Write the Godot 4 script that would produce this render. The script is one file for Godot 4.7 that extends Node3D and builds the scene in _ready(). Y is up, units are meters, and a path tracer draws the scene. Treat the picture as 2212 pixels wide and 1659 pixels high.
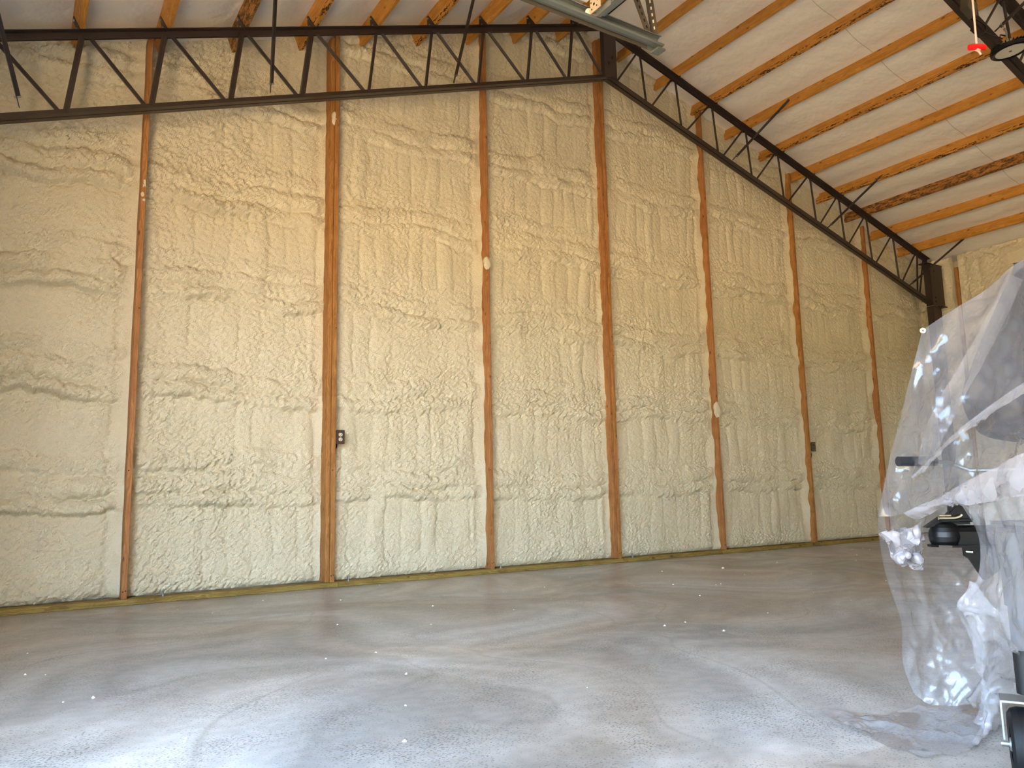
extends Node3D
# Pole-barn interior: sprayed-foam gable wall, steel trusses, wood purlins, a trailer under plastic.
# X runs along the gable wall, Y up, Z from the gable wall (front of its posts = 0) towards the camera.

const RIDGE_X := 5.083
const LEFT_SLOPE := 0.343      # underside of purlins: y = 3.992 + 0.343 x
const LEFT_BASE := 3.992
const RIGHT_SLOPE := -0.286    # y = 7.189 - 0.286 x
const RIGHT_BASE := 7.189
const LEFT_WALL := -1.15
const RIGHT_WALL := 11.38
const DEPTH := 12.0
const TRUSS_Z := 0.24

var mats := {}
var rng := RandomNumberGenerator.new()
var used := {}
var na := FastNoiseLite.new()
var nb := FastNoiseLite.new()
var nc := FastNoiseLite.new()

var net_B := [
	[Vector3(2.374, 1.205, 4.866), Vector3(2.484, 1.275, 4.913), Vector3(2.567, 1.335, 4.977), Vector3(2.578, 1.391, 5.053), Vector3(2.570, 1.404, 5.110), Vector3(2.624, 1.423, 5.208), Vector3(2.977, 1.423, 5.487), Vector3(3.487, 1.423, 5.890)],
	[Vector3(2.413, 0.973, 4.757), Vector3(2.622, 0.983, 4.748), Vector3(2.798, 0.988, 4.766), Vector3(2.948, 0.991, 4.803), Vector3(3.060, 0.988, 4.874), Vector3(3.172, 0.985, 4.945), Vector3(3.524, 0.985, 5.224), Vector3(4.034, 0.985, 5.627)],
	[Vector3(2.379, 0.736, 4.695), Vector3(2.637, 0.734, 4.668), Vector3(2.827, 0.732, 4.694), Vector3(2.982, 0.729, 4.744), Vector3(3.131, 0.726, 4.816), Vector3(3.245, 0.723, 4.888), Vector3(3.598, 0.723, 5.167), Vector3(4.107, 0.723, 5.570)],
	[Vector3(2.367, 0.610, 4.666), Vector3(2.612, 0.593, 4.652), Vector3(2.802, 0.586, 4.676), Vector3(2.955, 0.581, 4.726), Vector3(3.103, 0.577, 4.797), Vector3(3.231, 0.574, 4.878), Vector3(3.583, 0.574, 5.157), Vector3(4.093, 0.574, 5.560)],
	[Vector3(2.396, 0.445, 4.656), Vector3(2.615, 0.429, 4.650), Vector3(2.777, 0.420, 4.681), Vector3(2.901, 0.415, 4.735), Vector3(3.010, 0.412, 4.805), Vector3(3.148, 0.409, 4.893), Vector3(3.500, 0.409, 5.172), Vector3(4.010, 0.409, 5.575)],
	[Vector3(2.450, 0.280, 4.663), Vector3(2.598, 0.264, 4.659), Vector3(2.697, 0.258, 4.698), Vector3(2.777, 0.256, 4.749), Vector3(2.856, 0.254, 4.799), Vector3(2.935, 0.252, 4.850), Vector3(3.288, 0.252, 5.129), Vector3(3.798, 0.252, 5.532)],
	[Vector3(2.461, 0.153, 4.649), Vector3(2.565, 0.142, 4.666), Vector3(2.630, 0.141, 4.707), Vector3(2.673, 0.144, 4.759), Vector3(2.703, 0.147, 4.803), Vector3(2.732, 0.150, 4.846), Vector3(3.084, 0.150, 5.125), Vector3(3.594, 0.150, 5.528)],
	[Vector3(2.519, 0.042, 4.644), Vector3(2.539, 0.017, 4.676), Vector3(2.563, 0.016, 4.715), Vector3(2.586, 0.020, 4.755), Vector3(2.596, 0.025, 4.786), Vector3(2.605, 0.036, 4.818), Vector3(2.958, 0.036, 5.097), Vector3(3.468, 0.036, 5.500)],
]
var net_F := [
	[Vector3(2.374, 1.205, 4.866), Vector3(2.484, 1.275, 4.913), Vector3(2.567, 1.335, 4.977), Vector3(2.578, 1.391, 5.053), Vector3(2.570, 1.404, 5.110), Vector3(2.624, 1.423, 5.208), Vector3(2.977, 1.423, 5.487), Vector3(3.487, 1.423, 5.890)],
	[Vector3(2.413, 0.973, 4.757), Vector3(2.350, 0.958, 4.881), Vector3(2.310, 0.944, 4.998), Vector3(2.262, 0.930, 5.108), Vector3(2.170, 0.911, 5.250), Vector3(2.085, 0.895, 5.373), Vector3(2.438, 0.895, 5.652), Vector3(2.948, 0.895, 6.055)],
	[Vector3(2.381, 0.766, 4.701), Vector3(2.331, 0.775, 4.838), Vector3(2.276, 0.783, 4.973), Vector3(2.185, 0.789, 5.107), Vector3(1.991, 0.790, 5.295), Vector3(1.881, 0.800, 5.442), Vector3(2.234, 0.800, 5.721), Vector3(2.744, 0.800, 6.124)],
	[Vector3(2.368, 0.624, 4.669), Vector3(2.326, 0.637, 4.788), Vector3(2.230, 0.659, 4.946), Vector3(2.161, 0.669, 5.071), Vector3(1.956, 0.694, 5.280), Vector3(1.840, 0.714, 5.449), Vector3(2.192, 0.714, 5.728), Vector3(2.702, 0.714, 6.131)],
]
var net_G := [
	[Vector3(2.221, 0.663, 5.013), Vector3(2.152, 0.670, 5.090), Vector3(1.956, 0.694, 5.280), Vector3(1.840, 0.714, 5.449)],
	[Vector3(2.244, 0.577, 5.037), Vector3(2.067, 0.601, 5.167), Vector3(1.947, 0.621, 5.286), Vector3(1.845, 0.629, 5.438)],
	[Vector3(2.227, 0.472, 5.032), Vector3(2.051, 0.501, 5.164), Vector3(1.938, 0.517, 5.275), Vector3(1.842, 0.535, 5.420)],
	[Vector3(2.184, 0.397, 4.992), Vector3(2.081, 0.405, 5.107), Vector3(1.970, 0.402, 5.216), Vector3(1.871, 0.372, 5.339)],
	[Vector3(2.215, 0.316, 4.998), Vector3(2.143, 0.328, 5.074), Vector3(2.075, 0.344, 5.153), Vector3(1.999, 0.339, 5.224)],
	[Vector3(2.304, 0.226, 4.969), Vector3(2.249, 0.244, 5.032), Vector3(2.220, 0.257, 5.088), Vector3(2.171, 0.261, 5.141)],
	[Vector3(2.450, 0.096, 4.896), Vector3(2.433, 0.107, 4.935), Vector3(2.417, 0.124, 4.976), Vector3(2.406, 0.144, 5.008)],
	[Vector3(2.467, 0.015, 4.857), Vector3(2.437, 0.014, 4.898), Vector3(2.460, 0.016, 4.913), Vector3(2.513, 0.024, 4.912)],
]
var net_T := [
	[Vector3(2.241, 0.008, 4.476), Vector3(2.327, 0.008, 4.608), Vector3(2.512, 0.008, 4.667), Vector3(2.694, 0.008, 4.735), Vector3(2.766, 0.008, 4.804)],
	[Vector3(2.179, 0.008, 4.578), Vector3(2.239, 0.008, 4.695), Vector3(2.325, 0.008, 4.788), Vector3(2.454, 0.008, 4.856), Vector3(2.613, 0.008, 4.873)],
	[Vector3(2.158, 0.008, 4.640), Vector3(2.099, 0.008, 4.782), Vector3(2.074, 0.008, 4.917), Vector3(2.197, 0.008, 4.962), Vector3(2.409, 0.008, 4.933)],
]
var net_H := [
	[Vector3(3.647, 1.456, 5.754), Vector3(2.863, 1.456, 5.134), Vector3(2.749, 1.442, 5.067), Vector3(2.647, 1.419, 5.026), Vector3(2.730, 1.437, 5.075), Vector3(2.826, 1.447, 5.148), Vector3(3.610, 1.447, 5.768)],
	[Vector3(3.996, 1.524, 5.622), Vector3(3.212, 1.524, 5.002), Vector3(2.933, 1.476, 4.995), Vector3(2.647, 1.399, 5.026), Vector3(2.546, 1.363, 5.148), Vector3(2.477, 1.338, 5.279), Vector3(3.261, 1.338, 5.899)],
	[Vector3(4.064, 1.369, 5.579), Vector3(3.280, 1.369, 4.959), Vector3(3.006, 1.342, 4.935), Vector3(2.649, 1.288, 4.961), Vector3(2.536, 1.240, 5.120), Vector3(2.485, 1.210, 5.263), Vector3(3.269, 1.210, 5.883)],
	[Vector3(4.073, 1.198, 5.557), Vector3(3.289, 1.198, 4.937), Vector3(2.988, 1.173, 4.895), Vector3(2.601, 1.132, 4.904), Vector3(2.521, 1.103, 5.087), Vector3(2.492, 1.082, 5.246), Vector3(3.276, 1.082, 5.866)],
	[Vector3(4.082, 1.045, 5.537), Vector3(3.298, 1.045, 4.917), Vector3(2.969, 1.019, 4.857), Vector3(2.574, 0.996, 4.864), Vector3(2.533, 0.976, 5.050), Vector3(2.534, 0.970, 5.218), Vector3(3.318, 0.970, 5.838)],
	[Vector3(4.089, 0.935, 5.522), Vector3(3.305, 0.935, 4.902), Vector3(3.025, 0.914, 4.851), Vector3(2.680, 0.889, 4.854), Vector3(2.606, 0.888, 5.034), Vector3(2.562, 0.887, 5.198), Vector3(3.346, 0.887, 5.818)],
	[Vector3(4.091, 0.892, 5.517), Vector3(3.307, 0.892, 4.897), Vector3(3.083, 0.872, 4.881), Vector3(2.834, 0.859, 4.887), Vector3(2.723, 0.855, 5.031), Vector3(2.623, 0.857, 5.171), Vector3(3.407, 0.857, 5.791)],
]
var net_S := [
	[Vector3(2.299, 0.638, 4.795), Vector3(2.264, 0.665, 4.873), Vector3(2.239, 0.697, 4.958), Vector3(2.157, 0.734, 5.080), Vector3(2.045, 0.767, 5.206), Vector3(1.950, 0.791, 5.305), Vector3(1.833, 0.827, 5.464), Vector3(2.186, 0.827, 5.743), Vector3(2.695, 0.827, 6.146)],
	[Vector3(2.312, 0.627, 4.801), Vector3(2.256, 0.651, 4.890), Vector3(2.210, 0.676, 4.984), Vector3(2.122, 0.702, 5.100), Vector3(2.015, 0.725, 5.215), Vector3(1.920, 0.742, 5.313), Vector3(1.801, 0.774, 5.470), Vector3(2.154, 0.774, 5.749), Vector3(2.664, 0.774, 6.152)],
	[Vector3(2.328, 0.618, 4.810), Vector3(2.279, 0.637, 4.890), Vector3(2.237, 0.661, 4.975), Vector3(2.148, 0.671, 5.087), Vector3(2.039, 0.682, 5.200), Vector3(1.945, 0.694, 5.297), Vector3(1.828, 0.714, 5.453), Vector3(2.181, 0.714, 5.732), Vector3(2.690, 0.714, 6.135)],
]

var net_K := [
	[Vector3(2.274, 0.574, 4.720), Vector3(2.246, 0.587, 4.776), Vector3(2.321, 0.588, 4.776), Vector3(2.271, 0.599, 4.842), Vector3(2.322, 0.624, 4.843)],
	[Vector3(2.291, 0.555, 4.727), Vector3(2.226, 0.572, 4.809), Vector3(2.329, 0.555, 4.776), Vector3(2.267, 0.572, 4.847), Vector3(2.337, 0.582, 4.833)],
	[Vector3(2.268, 0.535, 4.758), Vector3(2.310, 0.521, 4.758), Vector3(2.245, 0.537, 4.827), Vector3(2.351, 0.518, 4.796), Vector3(2.307, 0.540, 4.843)],
	[Vector3(2.294, 0.503, 4.745), Vector3(2.248, 0.505, 4.800), Vector3(2.329, 0.491, 4.777), Vector3(2.281, 0.502, 4.832), Vector3(2.351, 0.508, 4.806)],
	[Vector3(2.297, 0.492, 4.769), Vector3(2.310, 0.482, 4.775), Vector3(2.295, 0.478, 4.801), Vector3(2.321, 0.482, 4.807), Vector3(2.340, 0.495, 4.809)],
]
var net_L := [
	[Vector3(2.216, 0.582, 4.768), Vector3(2.232, 0.583, 4.814), Vector3(2.268, 0.585, 4.850)],
	[Vector3(2.200, 0.557, 4.813), Vector3(2.279, 0.567, 4.806), Vector3(2.257, 0.554, 4.862)],
	[Vector3(2.268, 0.514, 4.778), Vector3(2.232, 0.517, 4.839), Vector3(2.316, 0.516, 4.821)],
	[Vector3(2.248, 0.501, 4.811), Vector3(2.277, 0.492, 4.816), Vector3(2.283, 0.497, 4.833)],
]
var net_D1 := [
	[Vector3(2.568, 1.369, 5.043), Vector3(2.567, 1.340, 5.085)],
	[Vector3(2.455, 1.217, 5.017), Vector3(2.459, 1.189, 5.062)],
	[Vector3(2.356, 1.073, 4.976), Vector3(2.351, 1.043, 5.029)],
	[Vector3(2.306, 0.965, 4.926), Vector3(2.295, 0.928, 4.985)],
	[Vector3(2.299, 0.871, 4.882), Vector3(2.280, 0.836, 4.936)],
	[Vector3(2.307, 0.789, 4.849), Vector3(2.287, 0.774, 4.882)],
]
var net_D2 := [
	[Vector3(2.031, 1.017, 5.407), Vector3(2.010, 0.982, 5.412)],
	[Vector3(2.083, 0.968, 5.264), Vector3(2.063, 0.941, 5.270)],
	[Vector3(2.197, 0.939, 5.140), Vector3(2.169, 0.911, 5.153)],
	[Vector3(2.241, 0.902, 5.054), Vector3(2.211, 0.876, 5.067)],
	[Vector3(2.271, 0.853, 4.969), Vector3(2.240, 0.828, 4.981)],
	[Vector3(2.293, 0.793, 4.889), Vector3(2.269, 0.776, 4.895)],
	[Vector3(2.332, 0.748, 4.810), Vector3(2.318, 0.739, 4.812)],
]
var net_D3 := [
	[Vector3(2.034, 0.480, 5.114), Vector3(2.024, 0.480, 5.132)],
	[Vector3(2.032, 0.449, 5.096), Vector3(2.020, 0.438, 5.158)],
	[Vector3(2.027, 0.420, 5.076), Vector3(2.013, 0.397, 5.195)],
	[Vector3(2.092, 0.403, 5.078), Vector3(2.070, 0.376, 5.156)],
	[Vector3(2.141, 0.384, 5.082), Vector3(2.133, 0.356, 5.108)],
]
var net_D4 := [
	[Vector3(2.091, 0.398, 5.053), Vector3(2.075, 0.406, 5.092), Vector3(2.081, 0.385, 5.116)],
	[Vector3(2.152, 0.349, 5.036), Vector3(2.100, 0.364, 5.089), Vector3(2.140, 0.354, 5.101)],
	[Vector3(2.213, 0.282, 5.015), Vector3(2.148, 0.301, 5.073), Vector3(2.192, 0.291, 5.076)],
	[Vector3(2.267, 0.223, 4.992), Vector3(2.209, 0.239, 5.041), Vector3(2.254, 0.231, 5.045)],
	[Vector3(2.387, 0.119, 4.932), Vector3(2.325, 0.138, 4.979), Vector3(2.354, 0.135, 4.985)],
	[Vector3(2.444, 0.025, 4.892), Vector3(2.402, 0.032, 4.926), Vector3(2.439, 0.030, 4.926)],
	[Vector3(2.270, 0.010, 4.946), Vector3(2.256, 0.009, 4.961), Vector3(2.286, 0.009, 4.956)],
]


func _ready() -> void:
	rng.seed = 7
	setup_camera()
	setup_light()
	na.seed = 11; na.frequency = 1.0; na.noise_type = FastNoiseLite.TYPE_SIMPLEX_SMOOTH; na.fractal_type = FastNoiseLite.FRACTAL_NONE
	nb.seed = 23; nb.frequency = 1.0; nb.noise_type = FastNoiseLite.TYPE_SIMPLEX; nb.fractal_type = FastNoiseLite.FRACTAL_NONE
	nc.seed = 5; nc.frequency = 1.0; nc.noise_type = FastNoiseLite.TYPE_CELLULAR; nc.fractal_type = FastNoiseLite.FRACTAL_NONE
	nc.cellular_return_type = FastNoiseLite.RETURN_DISTANCE; nc.cellular_jitter = 0.9
	make_materials()
	build_shell()
	build_foam_walls()
	build_ceiling()
	build_posts()
	build_sills()
	build_purlins()
	build_trusses()
	build_braces()
	build_door()
	build_hanging_things()
	build_outlets()
	build_trailer()
	build_plastic()
	build_floor_bits()

# ------------------------------------------------------------------ camera, sky, sun
func setup_camera() -> void:
	var yaw := deg_to_rad(32.6936); var pit := deg_to_rad(8.0817); var rol := deg_to_rad(-1.2163)
	var r := Vector3(cos(yaw), 0, sin(yaw))
	var f := Vector3(sin(yaw) * cos(pit), sin(pit), -cos(yaw) * cos(pit))
	var u := r.cross(f)
	var r2 := cos(rol) * r + sin(rol) * u
	var u2 := -sin(rol) * r + cos(rol) * u
	var cam := Camera3D.new()
	cam.name = "camera"
	cam.keep_aspect = Camera3D.KEEP_HEIGHT
	cam.fov = rad_to_deg(2.0 * atan(829.5 / 1659.27))
	cam.near = 0.05
	cam.far = 200.0
	add_child(cam)
	cam.transform = Transform3D(Basis(r2, u2, -f), Vector3(0, 0.724, 6.166))
	cam.current = true

func setup_light() -> void:
	var e := Environment.new()
	e.background_mode = Environment.BG_SKY
	var sm := ProceduralSkyMaterial.new()
	sm.sky_top_color = Color(0.50, 0.645, 0.81)
	sm.sky_horizon_color = Color(0.84, 0.905, 0.945)
	sm.sky_energy_multiplier = 1.8
	sm.ground_bottom_color = Color(0.5, 0.45, 0.38)
	sm.ground_horizon_color = Color(0.7, 0.68, 0.62)
	sm.sun_angle_max = 0.0
	var sky := Sky.new()
	sky.sky_material = sm
	e.sky = sky
	e.background_energy_multiplier = 1.0
	e.tonemap_mode = Environment.TONE_MAPPER_LINEAR
	e.tonemap_exposure = 7.5
	e.sdfgi_enabled = true
	e.ssao_enabled = true
	e.ssil_enabled = true
	var we := WorldEnvironment.new()
	we.name = "environment"
	we.environment = e
	add_child(we)
	var sun := DirectionalLight3D.new()
	sun.name = "sun"
	sun.light_color = Color(1.0, 0.94, 0.84)
	sun.light_energy = 4.5
	sun.light_angular_distance = 0.6
	sun.shadow_enabled = true
	add_child(sun)
	sun.look_at_from_position(Vector3(-1.2, 8, 6), Vector3(0, 0, 0), Vector3.UP)

# ------------------------------------------------------------------ helpers: nodes
func numbered(n: String) -> String:
	if not used.has(n):
		used[n] = 0
		return n
	used[n] += 1
	return "%s_%03d" % [n, used[n]]

func thing(called: String, label: String, category: String, at := Vector3.ZERO, group := "", b := Basis()) -> Node3D:
	var o := Node3D.new()
	o.name = numbered(called)
	add_child(o, true)
	o.transform = Transform3D(b, at)
	tag(o, label, category, group)
	return o

func tag(o: Node, label: String, category: String, group := "") -> void:
	o.set_meta("label", label)
	o.set_meta("category", category)
	if group != "":
		o.set_meta("group", group)

func structure(called: String, label: String, at := Vector3.ZERO) -> Node3D:
	var o := Node3D.new()
	o.name = called
	add_child(o, true)
	o.position = at
	o.set_meta("kind", "structure")
	o.set_meta("label", label)
	return o

func put(called: String, mesh: Mesh, m: Material, parent: Node, xf := Transform3D()) -> MeshInstance3D:
	var o := MeshInstance3D.new()
	o.name = numbered(called) if parent == self else called
	o.mesh = mesh
	o.material_override = m
	parent.add_child(o, true)
	o.transform = xf
	return o

# ------------------------------------------------------------------ helpers: shapes
func begin() -> SurfaceTool:
	var st := SurfaceTool.new()
	st.begin(Mesh.PRIMITIVE_TRIANGLES)
	return st

func tri(st: SurfaceTool, a: Vector3, b: Vector3, c: Vector3, n: Vector3, ua := Vector2.ZERO, ub := Vector2.ZERO, uc := Vector2.ZERO) -> void:
	if (b - a).cross(c - a).dot(n) > 0.0:
		var t := b; b = c; c = t
		var v := ub; ub = uc; uc = v
	st.set_normal(n); st.set_uv(ua); st.add_vertex(a)
	st.set_normal(n); st.set_uv(ub); st.add_vertex(b)
	st.set_normal(n); st.set_uv(uc); st.add_vertex(c)

func quad(st: SurfaceTool, a: Vector3, b: Vector3, c: Vector3, d: Vector3, n: Vector3, ua := Vector2.ZERO, ub := Vector2.ZERO, uc := Vector2.ZERO, ud := Vector2.ZERO) -> void:
	tri(st, a, b, c, n, ua, ub, uc)
	tri(st, a, c, d, n, ua, uc, ud)

# frame whose x axis runs from a to b; y is as near «up» as it can be
func along(a: Vector3, b: Vector3, up := Vector3.UP) -> Transform3D:
	var x := (b - a).normalized()
	var z := x.cross(up).normalized()
	var y := z.cross(x)
	return Transform3D(Basis(x, y, z), a)

# prism: polygon (y,z) counter-clockwise seen from +x... swept along x of the frame over length
func extrude(st: SurfaceTool, poly: PackedVector2Array, xf: Transform3D, length: float, uv0 := Vector2.ZERO, uvs := Vector2(1, 1), steps := 1, wob := 0.0) -> void:
	var n := poly.size()
	var area := 0.0
	for i in n:
		var p := poly[i]; var q := poly[(i + 1) % n]
		area += p.x * q.y - q.x * p.y
	var sgn := 1.0 if area > 0.0 else -1.0
	var per := 0.0
	for i in n:
		var p := poly[i]; var q := poly[(i + 1) % n]
		var e := q - p
		var el := e.length()
		var nn := (xf.basis * Vector3(0, e.y * sgn, -e.x * sgn)).normalized()
		for k in steps:
			var xa := length * k / steps; var xb := length * (k + 1) / steps
			var oa := Vector2.ZERO; var ob := Vector2.ZERO
			if wob > 0.0:
				oa = Vector2(na.get_noise_2d(xa * 0.9 + xf.origin.x * 7.0, xf.origin.z * 3.0), na.get_noise_2d(xa * 0.9 + 40.0, xf.origin.x * 5.0)) * wob
				ob = Vector2(na.get_noise_2d(xb * 0.9 + xf.origin.x * 7.0, xf.origin.z * 3.0), na.get_noise_2d(xb * 0.9 + 40.0, xf.origin.x * 5.0)) * wob
			quad(st, xf * Vector3(xa, p.x + oa.x, p.y + oa.y), xf * Vector3(xb, p.x + ob.x, p.y + ob.y), xf * Vector3(xb, q.x + ob.x, q.y + ob.y), xf * Vector3(xa, q.x + oa.x, q.y + oa.y), nn,
				uv0 + Vector2(xa, per) * uvs, uv0 + Vector2(xb, per) * uvs, uv0 + Vector2(xb, per + el) * uvs, uv0 + Vector2(xa, per + el) * uvs)
		per += el
	var ids := Geometry2D.triangulate_polygon(poly)
	for s in [0, 1]:
		var nn := xf.basis.x.normalized() * (1.0 if s == 1 else -1.0)
		for i in range(0, ids.size(), 3):
			var v := []
			for k in 3:
				var p := poly[ids[i + k]]
				v.append(xf * Vector3(length * s, p.x, p.y))
			tri(st, v[0], v[1], v[2], nn, uv0, uv0 + Vector2(0.01, 0), uv0 + Vector2(0, 0.01))

# chamfered rectangle, h along y and w along z
func rect(h: float, w: float, c: float, cy := 0.0, cz := 0.0) -> PackedVector2Array:
	var a := h / 2; var b := w / 2
	var out := PackedVector2Array([Vector2(-a + c, -b), Vector2(a - c, -b), Vector2(a, -b + c), Vector2(a, b - c), Vector2(a - c, b), Vector2(-a + c, b), Vector2(-a, b - c), Vector2(-a, -b + c)])
	for i in out.size():
		out[i] += Vector2(cy, cz)
	return out

func box(st: SurfaceTool, c: Vector3, s: Vector3, ch := 0.002, b := Basis()) -> void:
	extrude(st, rect(s.y, s.z, minf(ch, minf(s.y, s.z) * 0.3)), Transform3D(b, c - b.x * s.x / 2), s.x)

func lathe(st: SurfaceTool, prof: PackedVector2Array, xf: Transform3D, seg := 24) -> void:
	# prof: (radius, height) ; axis = y of the frame
	for i in prof.size() - 1:
		var p := prof[i]; var q := prof[i + 1]
		var e := q - p
		var n2 := Vector2(e.y, -e.x).normalized()
		for k in seg:
			var a0 := TAU * k / seg; var a1 := TAU * (k + 1) / seg
			var n := [Vector3(n2.x * cos(a0), n2.y, n2.x * sin(a0)), Vector3(n2.x * cos(a1), n2.y, n2.x * sin(a1))]
			var va := xf * Vector3(p.x * cos(a0), p.y, p.x * sin(a0)); var vb := xf * Vector3(p.x * cos(a1), p.y, p.x * sin(a1))
			var vc := xf * Vector3(q.x * cos(a1), q.y, q.x * sin(a1)); var vd := xf * Vector3(q.x * cos(a0), q.y, q.x * sin(a0))
			var nm: Vector3 = (xf.basis * (n[0] + n[1])).normalized()
			var n0: Vector3 = (xf.basis * n[0]).normalized(); var n1: Vector3 = (xf.basis * n[1]).normalized()
			tri_s(st, va, vb, vc, n0, n1, n1, nm)
			tri_s(st, va, vc, vd, n0, n1, n0, nm)

func tri_s(st: SurfaceTool, a: Vector3, b: Vector3, c: Vector3, n0: Vector3, n1: Vector3, n2: Vector3, nm: Vector3) -> void:
	if (b - a).cross(c - a).length_squared() < 1e-16:
		return
	if (b - a).cross(c - a).dot(nm) > 0.0:
		var t := b; b = c; c = t
		var m := n1; n1 = n2; n2 = m
	st.set_normal(n0); st.set_uv(Vector2(a.x, a.y)); st.add_vertex(a)
	st.set_normal(n1); st.set_uv(Vector2(b.x, b.y)); st.add_vertex(b)
	st.set_normal(n2); st.set_uv(Vector2(c.x, c.y)); st.add_vertex(c)

func tube(st: SurfaceTool, pts: Array, r: float, seg := 8) -> void:
	var up := Vector3(0.31, 0.9, 0.22)
	var rings := []
	for i in pts.size():
		var a: Vector3 = pts[maxi(i - 1, 0)]; var b: Vector3 = pts[mini(i + 1, pts.size() - 1)]
		var t := (b - a).normalized()
		if absf(t.dot(up)) > 0.95:
			up = Vector3(0.9, 0.1, 0.3)
		var s := t.cross(up).normalized(); var w := s.cross(t)
		var ring := []
		for k in seg:
			var n := s * cos(TAU * k / seg) + w * sin(TAU * k / seg)
			ring.append([pts[i] + n * r, n])
		rings.append(ring)
	for i in rings.size() - 1:
		for k in seg:
			var A = rings[i][k]; var B = rings[i][(k + 1) % seg]; var C = rings[i + 1][(k + 1) % seg]; var D = rings[i + 1][k]
			var nm: Vector3 = A[1] + B[1]
			tri_s(st, A[0], B[0], C[0], A[1], B[1], C[1], nm)
			tri_s(st, A[0], C[0], D[0], A[1], C[1], D[1], nm)
	for e in [0, rings.size() - 1]:
		var c: Vector3 = pts[e]
		var nn: Vector3 = (pts[0] - pts[1]).normalized() if e == 0 else (pts[e] - pts[e - 1]).normalized()
		for k in seg:
			tri(st, c, rings[e][k][0], rings[e][(k + 1) % seg][0], nn)

func rod(a: Vector3, b: Vector3, r: float, seg := 8) -> ArrayMesh:
	var st := begin()
	tube(st, [a, b], r, seg)
	return st.commit()

# smooth grid mesh out of positions (nu across, nv down)
func grid_mesh(P: PackedVector3Array, UV: PackedVector2Array, nu: int, nv: int, facing: Vector3, flat := false) -> ArrayMesh:
	var N := PackedVector3Array(); N.resize(P.size())
	for j in nv:
		for i in nu:
			var k := j * nu + i
			var dx := P[k + (1 if i < nu - 1 else 0)] - P[k - (1 if i > 0 else 0)]
			var dy := P[k + (nu if j < nv - 1 else 0)] - P[k - (nu if j > 0 else 0)]
			var n := dx.cross(dy).normalized()
			N[k] = n
	var sgn := 1.0
	var tot := Vector3.ZERO
	for k in range(0, N.size(), 7):
		tot += N[k]
	if tot.dot(facing) < 0.0:
		sgn = -1.0
		for k in N.size():
			N[k] = -N[k]
	var I := PackedInt32Array(); I.resize((nu - 1) * (nv - 1) * 6)
	var w := 0
	for j in nv - 1:
		for i in nu - 1:
			var a := j * nu + i; var b := a + 1; var c := a + nu + 1; var d := a + nu
			if sgn > 0.0:
				I[w] = a; I[w + 1] = c; I[w + 2] = b; I[w + 3] = a; I[w + 4] = d; I[w + 5] = c
			else:
				I[w] = a; I[w + 1] = b; I[w + 2] = c; I[w + 3] = a; I[w + 4] = c; I[w + 5] = d
			w += 6
	var arr := []
	arr.resize(Mesh.ARRAY_MAX)
	arr[Mesh.ARRAY_VERTEX] = P
	arr[Mesh.ARRAY_NORMAL] = N
	arr[Mesh.ARRAY_TEX_UV] = UV
	arr[Mesh.ARRAY_INDEX] = I
	var m := ArrayMesh.new()
	m.add_surface_from_arrays(Mesh.PRIMITIVE_TRIANGLES, arr)
	return m

# ------------------------------------------------------------------ materials
func plain(col: Color, rough: float, metal := 0.0, spec := 0.5) -> StandardMaterial3D:
	var m := StandardMaterial3D.new()
	m.albedo_color = col
	m.roughness = rough
	m.metallic = metal
	m.metallic_specular = spec
	return m

func noise_tex(fn: FastNoiseLite, size: int, normal := false, strength := 4.0) -> NoiseTexture2D:
	var t := NoiseTexture2D.new()
	t.width = size; t.height = size
	t.seamless = true
	t.noise = fn
	t.generate_mipmaps = false
	if normal:
		t.as_normal_map = true
		t.bump_strength = strength
	return t

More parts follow.
